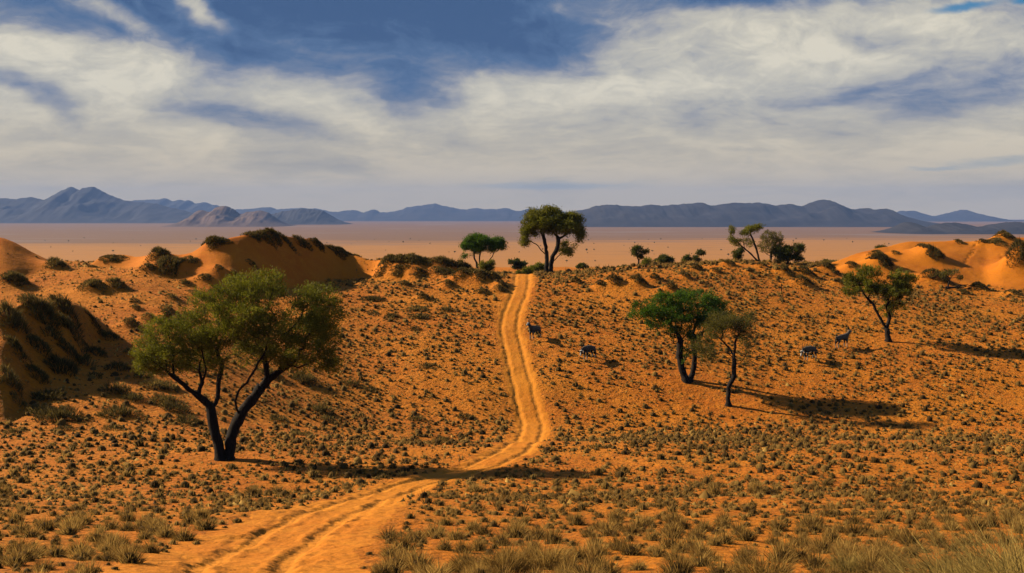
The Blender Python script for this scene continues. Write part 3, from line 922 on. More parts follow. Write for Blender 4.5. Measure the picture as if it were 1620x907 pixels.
def make_tree(name, label, cat, basepx, lobes, limbs=None, R0=0.2, dist=None, leaf='olive', n_att=300, per=60, leaf_len=None, depth=0.8, twig=0.008, group=None, bf=0.35, droop=0.0, sink=0.06, sig=None):
    bx, by = basepx
    if dist is None:
        X0, Y0, Z0 = hit(bx, by)
    else:
        Y0 = dist
        X0 = ray(bx, by)[0] * Y0
        Z0 = float(height(np.array([X0]), np.array([Y0]))[0])
    sc = Y0 / F
    vz = Z0                                              # pixel rows are measured from the given base row

    def loc(px, py, dy=0.0):
        return np.array([(px - bx) * sc, dy, (by - py) * sc])
    if not limbs:
        lo = np.array([[l[0], l[1]] for l in lobes], float)
        c = lo.mean(axis=0)
        limbs = [(R0, [(bx, by, 0), (bx + (c[0] - bx) * 0.2 + rng.normal(0, 1), by + (c[1] - by) * 0.35, 0), (bx + (c[0] - bx) * 0.5, by + (c[1] - by) * 0.62, 0)])]
    nodes, par, plen, fixed = [], [], [], []
    tips = []
    for li, (r, pts) in enumerate(limbs):
        P = np.array([loc(p[0], p[1], p[2] if len(p) > 2 else 0) for p in pts])
        if li == 0 or True:
            # resample
            seg = np.concatenate([[0], np.cumsum(np.linalg.norm(np.diff(P, axis=0), axis=1))])
            m = max(3, int(seg[-1] / max(0.22, 0.03 * 10)))
            q = np.linspace(0, seg[-1], m)
            P = np.stack([pchip(seg, P[:, k], q) for k in range(3)], 1) if len(P) > 2 else np.stack([np.interp(q, seg, P[:, k]) for k in range(3)], 1)
            P[1:] += rng.normal(0, 0.022, P[1:].shape)
        start = 0
        if nodes and not (np.linalg.norm(P[0][:2]) < 0.55 and P[0][2] < 0.25):
            A = np.array(nodes)
            prev = int(np.argmin(np.linalg.norm(A - P[0], axis=1)))
            start = 0 if np.linalg.norm(A[prev] - P[0]) > 0.08 else 1
        else:
            prev = -1
        for k in range(start, len(P)):
            nodes.append(P[k])
            par.append(prev)
            plen.append(0.0 if prev < 0 else plen[prev] + float(np.linalg.norm(P[k] - nodes[prev])))
            fixed.append(r)
            prev = len(nodes) - 1
        tips.append(prev)
    n_fixed = len(nodes)
    # crown points inside the lobes
    vol = np.array([l[2] * l[3] * (l[4] if len(l) > 4 else 1.0) for l in lobes], float)
    cnt = np.maximum(4, (n_att * vol / vol.sum()).astype(int))
    att, aw = [], []
    for (l, c) in zip(lobes, cnt):
        px, py, rx, ry = l[:4]
        d = rng.normal(size=(c, 3))
        d /= np.linalg.norm(d, axis=1, keepdims=True)
        d *= (rng.uniform(0, 1, (c, 1)) ** 0.42)
        ctr = loc(px, py, rng.normal(0, 0.5) * rx * sc * depth)
        att.append(ctr + d * np.array([rx * sc, rx * sc * depth * 1.25, ry * sc]))
    att = np.concatenate(att)
    att = att[att[:, 2] > 0.12]
    N = len(att)
    A = np.array(nodes)
    D = np.linalg.norm(att[:, None, :] - A[None], axis=2) + bf * np.array(plen)[None]
    up_pen = 0.8 * np.maximum(0, A[None, :, 2] - att[:, None, 2])
    D = D + up_pen
    best = D.min(axis=1)
    who = D.argmin(axis=1)
    left = np.ones(N, bool)
    for _ in range(N):
        i = int(np.argmin(np.where(left, best, 1e9)))
        left[i] = False
        p = int(who[i])
        a, b = nodes[p], att[i]
        Ld = float(np.linalg.norm(b - a))
        nsub = max(1, int(Ld / 0.45))
        prev = p
        side = rng.normal(0, 0.09 * Ld, 3)
        for k in range(1, nsub + 1):
            f = k / nsub
            q = a + (b - a) * f + side * math.sin(math.pi * f) + np.array([0, 0, (0.10 - droop) * Ld * math.sin(math.pi * f)])
            nodes.append(q)
            par.append(prev)
            plen.append(plen[prev] + Ld / nsub)
            fixed.append(0.0)
            prev = len(nodes) - 1
            c_ = np.linalg.norm(att - q, axis=1) + bf * plen[prev] + 0.8 * np.maximum(0, q[2] - att[:, 2])
            better = c_ < best
            best = np.where(better, c_, best)
            who = np.where(better, prev, who)
    n = len(nodes)
    P = np.array(nodes)
    kids = [[] for _ in range(n)]
    for i, p in enumerate(par):
        if p >= 0:
            kids[p].append(i)
    rad = np.zeros(n)
    for i in range(n - 1, -1, -1):
        s = sum(rad[k] ** 2.1 for k in kids[i])
        rad[i] = max(twig ** 2.1, s) ** (1 / 2.1) if kids[i] else twig
    rmax = max(rad[i] for i in range(n) if par[i] < 0)
    if rmax > twig * 1.01:
        rad = twig + ((rad - twig) / (rmax - twig)) ** 1.5 * (R0 - twig)
    # given stems keep a believable girth
    for i in range(n_fixed):
        if fixed[i] > 0 and P[i][2] < 0.35:
            rad[i] *= 1.0 + 0.75 * max(0.0, 1 - P[i][2] / 0.35)
    # chains
    trunk, limb, twigs = [], [], []
    stack = [(i, None) for i in range(n) if par[i] < 0]
    while stack:
        i, frm = stack.pop()
        chain = [] if frm is None else [frm]
        cur = i
        while True:
            chain.append(cur)
            if not kids[cur]:
                break
            ks = sorted(kids[cur], key=lambda k: -rad[k])
            for k in ks[1:]:
                stack.append((k, cur))
            cur = ks[0]
        ch = np.array(chain)
        rr = rad[ch].copy()
        if frm is not None and len(rr) > 1:
            rr[0] = min(rr[0], rr[1] * 1.25)
        pp = P[ch].copy()
        if frm is None:
            pp = np.concatenate([[pp[0] - np.array([0, 0, 0.25])], pp])
            rr = np.concatenate([[rr[0] * 1.15], rr])
        item = (pp, rr)
        if frm is None:
            trunk.append(item)
        elif rr[min(1, len(rr) - 1)] > 0.36 * R0 and len(ch) > 3:
            limb.append(item)
        elif len(ch) > 1:
            twigs.append(item)
    root = bpy.data.objects.new(name, None)
    COL.objects.link(root)
    root.location = (X0, Y0, Z0 - sink)
    tag(root, label, cat, group)
    for it in trunk:
        v, q = tube([it])
        obj('trunk', mesh_np('trunk', v, [q], smooth=True), M_BARK, root)
    for it in limb:
        v, q = tube([it])
        obj('limb', mesh_np('limb', v, [q], smooth=True), M_BARK, root)
    if twigs:
        v, q = tube(twigs)
        tag(obj('twigs', mesh_np('twigs', v, [q]), M_BARK, root), kind='stuff')
    # leaves on the thin wood
    LL = leaf_len or (0.0021 * Y0)
    thin = np.array([i for i in range(n_fixed, n) if rad[i] < max(0.03, 0.14 * R0)])
    if per > 0 and len(thin):
        tipw = np.array([1.0 if not kids[i] else 0.45 for i in thin])
        tot = int(per * N)
        pick = rng.choice(len(thin), tot, p=tipw / tipw.sum())
        sg = sig or 0.17
        cen = P[thin][pick] + rng.normal(0, sg, (tot, 3)) * np.array([1, 1, 0.8])
        ctr = att.mean(axis=0)
        out = cen - ctr
        out /= np.linalg.norm(out, axis=1, keepdims=True) + 1e-6
        d = out * 0.7 + rng.normal(0, 0.6, (tot, 3)) + np.array([0, 0, 0.55 - 1.6 * droop])
        d, s = frames(d)
        L = LL * rng.uniform(0.55, 1.45, tot)[:, None]
        W = L * 0.30
        Pq = np.stack([cen - d * L * .5, cen + s * W * .5, cen + d * L * .5, cen - s * W * .5], 1).reshape(-1, 3)
        q = np.arange(tot * 4).reshape(-1, 4)
        clump = rng.normal(0, 0.16, len(thin))[pick]
        tone = np.clip(0.48 + clump + rng.normal(0, 0.12, tot), 0, 1)
        keep = cen[:, 2] > 0.1
        q = q[keep]
        obj('crown', mesh_np('crown', Pq, [q], {'tone': np.repeat(tone, 4)}), M_LEAF[leaf], root)
    TREES_XY.append((X0, Y0, 0.22 * (lobes[0][2] * sc) + (2.2 if by > 520 else 0.4)))
    return root


G_R = 'trees along the dune crest'
make_tree('acacia_tree', 'large spreading acacia with forked dark trunk on the near sandy flat', 'tree', (356, 727),
    [(243, 548, 34, 40), (272, 520, 30, 26), (288, 556, 36, 28), (325, 548, 30, 26), (340, 470, 40, 16), (372, 452, 34, 20), (420, 448, 44, 24), (395, 488, 56, 34), (360, 515, 40, 30), (430, 520, 56, 36),
     (498, 470, 42, 26), (520, 500, 30, 34), (486, 515, 50, 36), (512, 548, 36, 26), (450, 556, 44, 18), (395, 556, 36, 20), (302, 505, 30, 24), (322, 524, 34, 26), (520, 570, 32, 15), (470, 574, 38, 12), (250, 572, 34, 22), (300, 574, 28, 14), (342, 574, 24, 14)],
    [(0.26, [(361, 727, 0), (364, 700, 0.05), (372, 672, 0.1), (382, 652, 0.1), (396, 634, 0.2), (412, 612, 0.3), (422, 590, 0.3), (421, 566, 0.2), (406, 535, 0), (396, 505, -0.2)]),
     (0.17, [(351, 727, -0.1), (347, 703, -0.1), (340, 672, -0.2), (336, 643, -0.2), (316, 622, -0.3), (296, 604, -0.5), (277, 588, -0.6), (252, 568, -0.6)]),
     (0.12, [(336, 643, -0.2), (347, 622, 0.1), (345, 600, 0.3), (351, 578, 0.4), (340, 556, 0.6)]),
     (0.15, [(380, 655, 0.1), (377, 630, -0.4), (384, 612, -0.7), (398, 598, -0.9), (410, 580, -1.1), (430, 548, -1.3)]),
     (0.15, [(412, 612, 0.3), (430, 595, 0.4), (446, 583, 0.5), (474, 566, 0.4), (500, 552, 0.2)]),
     (0.08, [(316, 622, -0.3), (322, 600, -0.1), (314, 580, 0.2), (318, 562, 0.4)]),
     (0.04, [(357, 702, -0.05), (355, 688, -0.1), (352, 676, -0.1)])],
    R0=0.31, leaf='olive', n_att=1150, per=92, leaf_len=0.12, depth=0.75, sig=0.18)
make_tree('acacia_tree', 'bright green flat-topped acacia with roots, taller of the close pair', 'tree', (1084, 603),
    [(1011, 491, 19, 15), (1035, 484, 26, 17), (1056, 470, 22, 13), (1070, 486, 36, 22), (1098, 472, 40, 16), (1132, 482, 20, 16), (1040, 506, 24, 12), (1080, 500, 40, 20), (1116, 500, 26, 18), (1062, 524, 22, 14, .6), (1100, 525, 28, 20, .6), (1130, 508, 20, 18), (1140, 498, 20, 16), (1112, 545, 18, 14, .5), (1088, 562, 10, 18, .5)],
    [(0.2, [(1085, 603, 0), (1080, 588, 0), (1075, 560, 0), (1076, 538, 0), (1068, 522, 0), (1058, 508, 0)]),
     (0.2, [(1091, 603, 0.2), (1098, 584, 0.3), (1100, 565, 0.4), (1096, 536, 0.4), (1102, 510, 0.3), (1104, 495, 0.2)]),
     (0.1, [(1076, 538, 0), (1088, 524, -0.3), (1092, 512, -0.4)]),
     (0.08, [(1082, 601, 0), (1066, 604.5, -0.1), (1052, 607, -0.3)])],
    R0=0.30, leaf='green', n_att=560, per=72, leaf_len=0.17, depth=0.8)
make_tree('acacia_tree', 'sparse crooked acacia with leaning thin trunk, smaller of the close pair', 'tree', (1152, 642),
    [(1184, 502, 13, 9), (1146, 505, 26, 13), (1168, 517, 20, 16), (1130, 520, 18, 14), (1183, 545, 14, 18, .5), (1122, 560, 20, 14, .5), (1105, 545, 14, 14, .5), (1178, 570, 9, 12, .4)],
    [(0.14, [(1152, 642, 0), (1152, 615, 0), (1161, 592, 0), (1161, 567, 0), (1157, 556, 0), (1145, 541, 0), (1130, 527, 0)]),
     (0.1, [(1161, 567, 0), (1147, 557, 0.2), (1126, 560, 0.3), (1106, 566, 0.3)]),
     (0.1, [(1161, 567, 0), (1161, 540, -0.2), (1172, 520, -0.3), (1184, 505, -0.3)])],
    R0=0.19, leaf='dull', n_att=300, per=46, leaf_len=0.15, sig=0.24, depth=0.9)
make_tree('acacia_tree', 'lone two-lobed acacia with leaning trunk on the tussock slope at right', 'tree', (1405, 540),
    [(1355, 441, 18, 16), (1371, 430, 20, 11), (1346, 458, 14, 9), (1375, 451, 24, 14), (1394, 458, 18, 14), (1419, 438, 22, 14), (1429, 452, 14, 15), (1410, 461, 24, 16), (1422, 482, 12, 18, .5), (1407, 486, 16, 16, .5)],
    [(0.17, [(1405, 540, 0), (1404, 524, 0), (1397, 511, 0), (1388, 496, 0), (1379, 479, 0), (1369, 468, 0), (1360, 455, 0)]),
     (0.1, [(1403, 518, 0), (1408, 498, 0.2), (1405, 480, 0.3), (1408, 462, 0.3)])],
    R0=0.25, leaf='olive', n_att=400, per=64, leaf_len=0.19, depth=0.8)
make_tree('acacia_tree', 'small thin acacia on the smooth right dune beside a fallen log', 'tree', (1499, 448),
    [(1507, 421, 13, 6), (1518, 429, 6, 4), (1494, 424, 6, 5)], [(0.07, [(1499, 448, 0), (1501, 438, 0), (1503, 430, 0)])],
    R0=0.09, leaf='dull', n_att=70, per=18, leaf_len=0.22, dist=150)
make_tree('acacia_tree', 'tallest twin-trunked acacia standing on the crest beside the track', 'tree', (868, 440),
    [(872, 339, 14, 7), (852, 347, 20, 11), (841, 359, 14, 12), (832, 374, 8, 12), (830, 388, 7, 8), (868, 353, 24, 13), (860, 363, 22, 10), (889, 352, 20, 11), (905, 350, 13, 9), (913, 362, 10, 13), (918, 377, 7, 11),
     (897, 366, 18, 12), (880, 368, 16, 11), (894, 398, 10, 13, .6), (899, 405, 6, 7, .6), (845, 372, 10, 7)],
    [(0.2, [(864, 441, 0), (865, 420, 0), (864, 402, 0), (861, 384, 0), (855, 371, 0), (850, 360, 0)]),
     (0.22, [(871, 441, 0.3), (873, 416, 0.3), (881, 400, 0.2), (883, 384, 0.1), (876, 374, 0), (870, 362, 0)]),
     (0.1, [(865, 411, 0), (856, 402, 0.2), (849, 393, 0.4), (837, 387, 0.5)]),
     (0.1, [(883, 384, 0.1), (893, 378, -0.3), (903, 371, -0.4)]),
     (0.1, [(873, 422, 0.3), (885, 410, 0.3), (893, 402, 0.2)])],
    R0=0.30, leaf='olive', n_att=620, per=85, leaf_len=0.22, sig=0.26, depth=0.8, dist=156, group=G_R, droop=0.15)
make_tree('acacia_tree', 'green umbrella acacia with several stems left of the tallest crest tree', 'tree', (760, 429),
    [(743, 379, 11, 8), (753, 371, 14, 6), (737, 384, 7, 6), (764, 375, 14, 8), (756, 386, 12, 8), (785, 376, 12, 6), (793, 382, 8, 5), (780, 384, 10, 6), (735, 400, 4, 5, .4)],
    [(0.15, [(757, 429, 0), (754, 411, 0), (750, 398, 0), (751, 387, 0)]), (0.12, [(758, 412, 0), (759, 396, 0.2), (762, 384, 0.3)]), (0.12, [(769, 430, 0.5), (771, 411, 0.4), (779, 399, 0.3), (783, 388, 0.3)])],
    R0=0.23, leaf='green', n_att=300, per=75, leaf_len=0.24, sig=0.26, dist=178, group=G_R)
make_tree('bush', 'pale grey-green bush in front of the green umbrella acacia', 'bush', (771, 432), [(771, 421, 11, 10), (764, 416, 6, 6), (777, 415, 6, 7)], R0=0.06, leaf='olive', n_att=110, per=40, leaf_len=0.22, dist=172)
make_tree('bush', 'dark bush low behind the green umbrella acacia', 'bush', (733, 424), [(733, 415, 10, 6), (744, 419, 6, 4)], R0=0.06, leaf='dark', n_att=80, per=40, leaf_len=0.24, dist=190)
make_tree('acacia_tree', 'small round green tree between the two larger crest trees', 'tree', (818, 429), [(815, 411, 10, 5), (825, 414, 9, 5), (819, 418, 10, 5)], R0=0.10, leaf='dark', n_att=110, per=46, leaf_len=0.27, dist=215)
make_tree('bush', 'wide dark green bush at the foot of the tallest crest tree', 'bush', (842, 434), [(830, 429, 12, 5), (843, 425, 14, 7), (852, 421, 10, 8), (858, 424, 6, 7)], R0=0.08, leaf='olive', n_att=160, per=44, leaf_len=0.24, dist=178)
make_tree('bush', 'small round bush just right of the tallest crest tree', 'bush', (923, 422), [(921, 414, 7, 4), (929, 417, 4, 3), (915, 416, 4, 3)], R0=0.06, leaf='dark', n_att=60, per=40, leaf_len=0.30, dist=240)
make_tree('bush', 'flat faint shrub left of the small crest tree', 'bush', (987, 420), [(987, 416, 10, 3)], R0=0.05, leaf='dark', n_att=40, per=36, leaf_len=0.3, dist=260)
make_tree('acacia_tree', 'small slender tree with bent stem on the far crest', 'tree', (1009, 431), [(1008, 402, 8, 6), (1019, 405, 6, 4), (1004, 408, 5, 4), (1014, 412, 5, 4)],
    [(0.08, [(1009, 431, 0), (1010, 420, 0), (1007, 411, 0)]), (0.05, [(1010, 420, 0), (1015, 413, 0.1)])], R0=0.12, leaf='dark', n_att=90, per=34, leaf_len=0.23, dist=172, group=G_R)
make_tree('bush', 'thin pale bush between slender tree and round crest tree', 'bush', (1023, 429), [(1023, 420, 9, 7)], R0=0.05, leaf='olive', n_att=60, per=26, leaf_len=0.23, dist=175)
make_tree('acacia_tree', 'low round-headed tree with short trunk on the far crest', 'tree', (1051, 424), [(1046, 411, 11, 6), (1058, 411, 8, 5), (1038, 414, 6, 4), (1051, 406, 7, 3)], R0=0.12, leaf='dark', n_att=130, per=40, leaf_len=0.25, dist=185)
make_tree('bush', 'upright dark bush, left one of a small pair on the far crest', 'bush', (1088, 421), [(1088, 409, 7, 8), (1085, 414, 5, 5)], R0=0.08, leaf='dark', n_att=80, per=40, leaf_len=0.25, dist=185)
make_tree('acacia_tree', 'narrow small tree, right one of a small pair on the far crest', 'tree', (1101, 421), [(1101, 410, 6, 7), (1109, 398, 6, 4)], R0=0.08, leaf='dark', n_att=80, per=36, leaf_len=0.25, dist=185)
make_tree('acacia_tree', 'open-crowned leaning tree with bright green tips on the crest', 'tree', (1200, 419),
    [(1158, 369, 5, 7), (1158, 383, 5, 6), (1189, 367, 12, 6), (1200, 364, 8, 4), (1178, 373, 8, 5), (1168, 389, 10, 7, .5), (1184, 388, 10, 8, .4)],
    [(0.12, [(1200, 419, 0), (1186, 405, 0), (1170, 391, 0), (1160, 380, 0)]), (0.12, [(1202, 419, 0.2), (1198, 404, 0.2), (1193, 389, 0.2), (1187, 374, 0.2)]), (0.06, [(1186, 405, 0), (1176, 394, -.2), (1174, 382, -.3)])],
    R0=0.13, leaf='olive', n_att=220, per=24, leaf_len=0.21, dist=166, group=G_R)
make_tree('acacia_tree', 'greyish almost leafless tree between leaning tree and round bush', 'tree', (1218, 420), [(1222, 381, 18, 12), (1214, 396, 16, 12), (1230, 392, 12, 12)], R0=0.16, leaf='dull', n_att=240, per=22, leaf_len=0.2, dist=170, group=G_R)
make_tree('bush', 'broad round dark green bush on the crest beside the greyish tree', 'bush', (1247, 422), [(1249, 404, 20, 12), (1262, 396, 10, 8), (1233, 402, 10, 10), (1259, 411, 12, 7), (1242, 412, 14, 7)], R0=0.14, leaf='dark', n_att=260, per=46, leaf_len=0.22, dist=164)
make_tree('bush', 'small dark bush at the foot of the leaning tree', 'bush', (1167, 419), [(1167, 408, 8, 8), (1172, 402, 5, 5)], R0=0.06, leaf='dark', n_att=70, per=36, leaf_len=0.22, dist=168)
make_tree('bush', 'grey-green bush beyond the hummocks before the right dune', 'bush', (1310, 421), [(1307, 413, 12, 5), (1320, 413, 8, 5)], R0=0.06, leaf='dark', n_att=90, per=38, leaf_len=0.27, dist=205)
make_tree('acacia_tree', 'tiny flat-crowned tree peeking over the right dune shoulder', 'tree', (1397, 397), [(1396, 382, 10, 5), (1401, 386, 6, 4)], R0=0.09, leaf='dull', n_att=70, per=32, leaf_len=0.27, dist=190)


# ------------------------------------------------------------------ bushes on the hummocks and slopes
FLAT = [  # px, py foot, width, height px : low shrubs on the left slope and valley
    (75, 632, 56, 18), (92, 664, 84, 22), (62, 655, 50, 16), (186, 624, 48, 24), (190, 660, 72, 20), (212, 636, 44, 16), (252, 616, 60, 16), (262, 640, 60, 18), (276, 652, 56, 18), (296, 672, 56, 18), (228, 600, 40, 14),
    (20, 688, 40, 12), (100, 684, 44, 9), (178, 682, 40, 9), (440, 668, 40, 13), (480, 692, 42, 11), (482, 608, 46, 22), (428, 598, 40, 16), (508, 655, 44, 18), (520, 670, 34, 12), (556, 612, 34, 12), (660, 668, 36, 10), (676, 584, 30, 10),
    (735, 664, 40, 10), (584, 620, 30, 9), (700, 700, 40, 10), (590, 478, 40, 9), (620, 505, 30, 9), (660, 493, 40, 7), (665, 505, 36, 8), (705, 495, 22, 10), (945, 712, 36, 12), (1015, 690, 28, 8), (1100, 690, 26, 8), (655, 525, 24, 8),
    (60, 590, 30, 8), (150, 600, 30, 12), (30, 640, 34, 12), (310, 590, 40, 14), (590, 500, 26, 6),
]
HUM_LABEL = {
    (1612, 438): 'big dark grass mound at the right frame edge on the smooth dune', (1478, 452): 'dark shaggy grass hummock just left of the small thin acacia', (1474, 414): 'wide dark grass hummock midway up the smooth right dune',
    (1458, 404): 'pale-topped grass clump left above the wide hummock on the right dune', (1588, 384): 'grass tuft crowning the highest point of the right dune', (1548, 464): 'rounded grey-green grass clump right of the fallen log',
    (1392, 428): 'shaded grass hummock directly behind the lone right acacia', (1388, 412): 'upper shaded grass hummock on the left shoulder of the right dune', (1270, 456): 'dark triangular grass hummock near the wooden post',
    (1308, 438): 'large grass hummock between post and right dune', (1240, 440): 'dark grass hummock below the broad round crest bush', (970, 457): 'rounded grass hummock on the crest, first large one right of the track',
    (1008, 456): 'rounded grass hummock on the crest, second large one right of the track', (1152, 424): 'grass hummock in front of the leaning crest tree', (250, 418): 'upright pair of grass clumps on a hummock left of the long dune',
    (266, 438): 'wide dark grass hummock at the foot of the long dune', (176, 416): 'flat straw-coloured grass clump on the skyline of the left dunes', (335, 386): 'thick grass clump at the left end of the long dune crest',
    (145, 468): 'left of two joined grass mounds on the open left sand', (182, 462): 'right of two joined grass mounds on the open left sand', (20, 460): 'big grass mound at the left frame edge', (88, 432): 'dark grass ridge on the flank of the leftmost dune',
    (62, 508): 'dense dark bush on the nearer dune nose at far left', (98, 596): 'dark bush on the low step below the nearer dune nose',
}



def add_bush(cx, cy, rx, ry, hgt, label, group, dome=0.6, name='shrub', mat=None, n=None, W=None, lean=0.45):
    n = n or int(np.clip(1000 * rx * ry / (0.6 + 0.006 * cy), 240, 1800))
    me, z0 = clump_mesh(cx, cy, rx, ry, hgt, n, mat or M_BUSH, W or 0.00042 * cy, lean, dome)
    return tag(obj(name, me, None, None, (cx, cy, z0)), label, 'shrub', group)


for (px, py, w, hh), md in zip(HUM, MOUNDS):
    zz = float(height(np.array([md[0]]), np.array([md[1]]))[0])
    if px < 800:
        lab, gr = ('dark shaggy grass clump on a hummock of the left dunes', 'grass clumps on the left dune hummocks')
    elif px < 1350:
        lab, gr = ('shaggy grass clump on a small sand hummock along the crest right of the track', 'grass clumps on the crest hummocks')
    else:
        lab, gr = ('dark grass clump on a hummock of the smooth right dune', 'grass clumps on the right dune')
    sc = md[1] / F
    add_bush(md[0] + 0.10 * md[3], md[1] - 0.1 * md[4], md[3] * (1.15 if px < 200 and py > 474 else 0.8), md[4] * 0.8, max(0.30, hh * sc * (0.75 if px < 200 and py > 474 else 0.45)), HUM_LABEL.get((px, py), lab), gr, 0.45)
for (px, py, w, hh) in FLAT:
    x_, y_, z_ = hit(px, py - 3)
    sc = y_ / F
    add_bush(x_, y_, w * sc * 0.42, max(0.45, w * sc * 0.36), max(0.3, hh * sc * 0.85), *(('low dark spreading shrub on the flat below the left dunes', 'low shrubs below the left dunes') if px < 330 else ('low dark shrub on the slope between the large acacia and the track', 'low shrubs between acacia and track') if px < 840 else ('low dark shrub on the slope right of the track', 'low shrubs right of the track')), 0.7)

# ------------------------------------------------------------------ tussocks
def scatter():
    n = 180000
    Ys = np.sqrt(rng.uniform(13 ** 2, 215 ** 2, n))
    us_ = rng.uniform(-0.47, 0.47, n)
    X = us_ * Ys
    d, _, _ = track_coords(X, Ys)
    z = height(X, Ys)
    e = 0.5
    zx = (height(X + e, Ys) - z) / e
    zy = (height(X, Ys + e) - z) / e
    slope = np.hypot(zx, zy)
    dens = 0.42 + 0.75 * fbm(X / 10, Ys / 10, 3, 101) + 0.45 * fbm(X / 2.6, Ys / 2.6, 2, 111)
    dens = np.clip(dens + 0.06 * (1 - sstep(35, 60, Ys)), 0.05, 1.0)
    wide = 1 - sstep(35, 60, Ys)
    dens *= sstep(1.35, 2.2, np.abs(d) - wide * np.where(d > 0, 0.75, 0.35) + 0.5 * perlin(X / 1.3, Ys / 1.3, 121))
    dens *= 1 - sstep(0.36, 0.5, slope)
    pyv = YH - z / Ys * F
    dens *= np.where(Ys > 150, 0.30, 1.0)
    u = X / Ys
    bare = ridge_surface('right', u, Ys) > base(u, Ys) - 0.2
    dens *= np.where(bare & (Ys > 120) & (u > 0.24), 0.0, 1.0)
    du = (ridge_surface('main', u, Ys) > base(u, Ys) - 0.1) & (Ys > 90)
    dens *= np.where(du & (u < 0), 0.14, 1.0)
    dens *= np.where((u < -0.24) & (Ys > 84), 0.4, 1.0)
    dens *= np.where((u < -0.15) & (Ys > 100), 0.35, 1.0)
    # game trails through the slope at right
    for (a, b, c) in ((1225, 590, 1330), (1430, 560, 1500), (1330, 600, 1450), (1560, 600, 1640)):
        x0, y0, _ = hit(a, b)
        x1, y1, _ = hit(c, 700)
        tt = np.clip((Ys - y1) / (y0 - y1), 0, 1)
        dens *= 1 - 0.85 * np.exp(-((X - (x1 + (x0 - x1) * tt) - 0.8 * perlin(Ys / 5, Ys * 0 + a, 131)) / 0.45) ** 2) * ((Ys > min(y0, y1)) & (Ys < max(y0, y1)))
    for (tx, ty, tr_) in TREES_XY:
        if ty < 150:
            dd = np.hypot(X - tx, Ys - ty)
            dens *= sstep(tr_ * 0.75, tr_ * 1.5, dd + perlin(X, Ys, 141))
    keep = rng.uniform(0, 1, n) < dens
    X, Ys, z, u = X[keep], Ys[keep], z[keep], u[keep]
    size = np.clip(np.exp(rng.normal(-0.32, 0.46, len(X))), 0.26, 2.0) * np.where(Ys > 150, 1.7, 1.0)
    size = np.where(Ys < 50, np.minimum(size, 1.35), size)
    # thin out overlaps through a coarse cell map
    cell = {}
    ok = np.zeros(len(X), bool)
    for i in np.argsort(-size):
        r = 0.40 * size[i] + 0.06
        kx, ky = int(X[i] // 1.0), int(Ys[i] // 1.0)
        good = True
        for a in (-1, 0, 1):
            for b in (-1, 0, 1):
                for j in cell.get((kx + a, ky + b), ()):
                    if (X[j] - X[i]) ** 2 + (Ys[j] - Ys[i]) ** 2 < r ** 2:
                        good = False
        if good:
            ok[i] = True
            cell.setdefault((kx, ky), []).append(i)
    return X[ok], Ys[ok], z[ok], size[ok]


tx, ty, tz, ts = scatter()
vis = (np.abs(tx / ty) < 0.42) & ((YH - tz / ty * F) < 1000)
score = np.where(vis, ts / ty, 0)
order = np.argsort(-score)
near_i, rest = order[:290], order[290:]
# the clumps singled out near the frame's lower edge
dnear, _, _ = track_coords(tx, ty)
for i in near_i:
    side = 'left' if dnear[i] < 0 else 'right'
    big = 'tall bushy' if ts[i] > 1.2 else ('small round' if ts[i] < 0.8 else 'rounded')
    a_ = abs(dnear[i])
    where = 'fringing the track' if a_ < 3.2 else ('in the lower %s foreground' % side if ty[i] < 27 else 'scattered over the sand')
    o = obj('grass_tussock', TUFTS[int(rng.integers(len(TUFTS)))], None, None, (tx[i], ty[i], tz[i] - 0.01), 0.0,
            (ts[i] * rng.uniform(.85, 1.25), ts[i] * rng.uniform(.85, 1.25), ts[i] * rng.uniform(.75, 1.2)))
    o.rotation_euler = (rng.normal(0, .08), rng.normal(0, .08), rng.uniform(0, 6.28))
    tag(o, '%s dry grass tussock %s on its %s side' % (big, where, side) if a_ < 3.2 else '%s dry grass tussock %s, %s of the track' % (big, where, side), 'grass tussock', '%s tussocks %s, %s of the track' % (big, where, side))


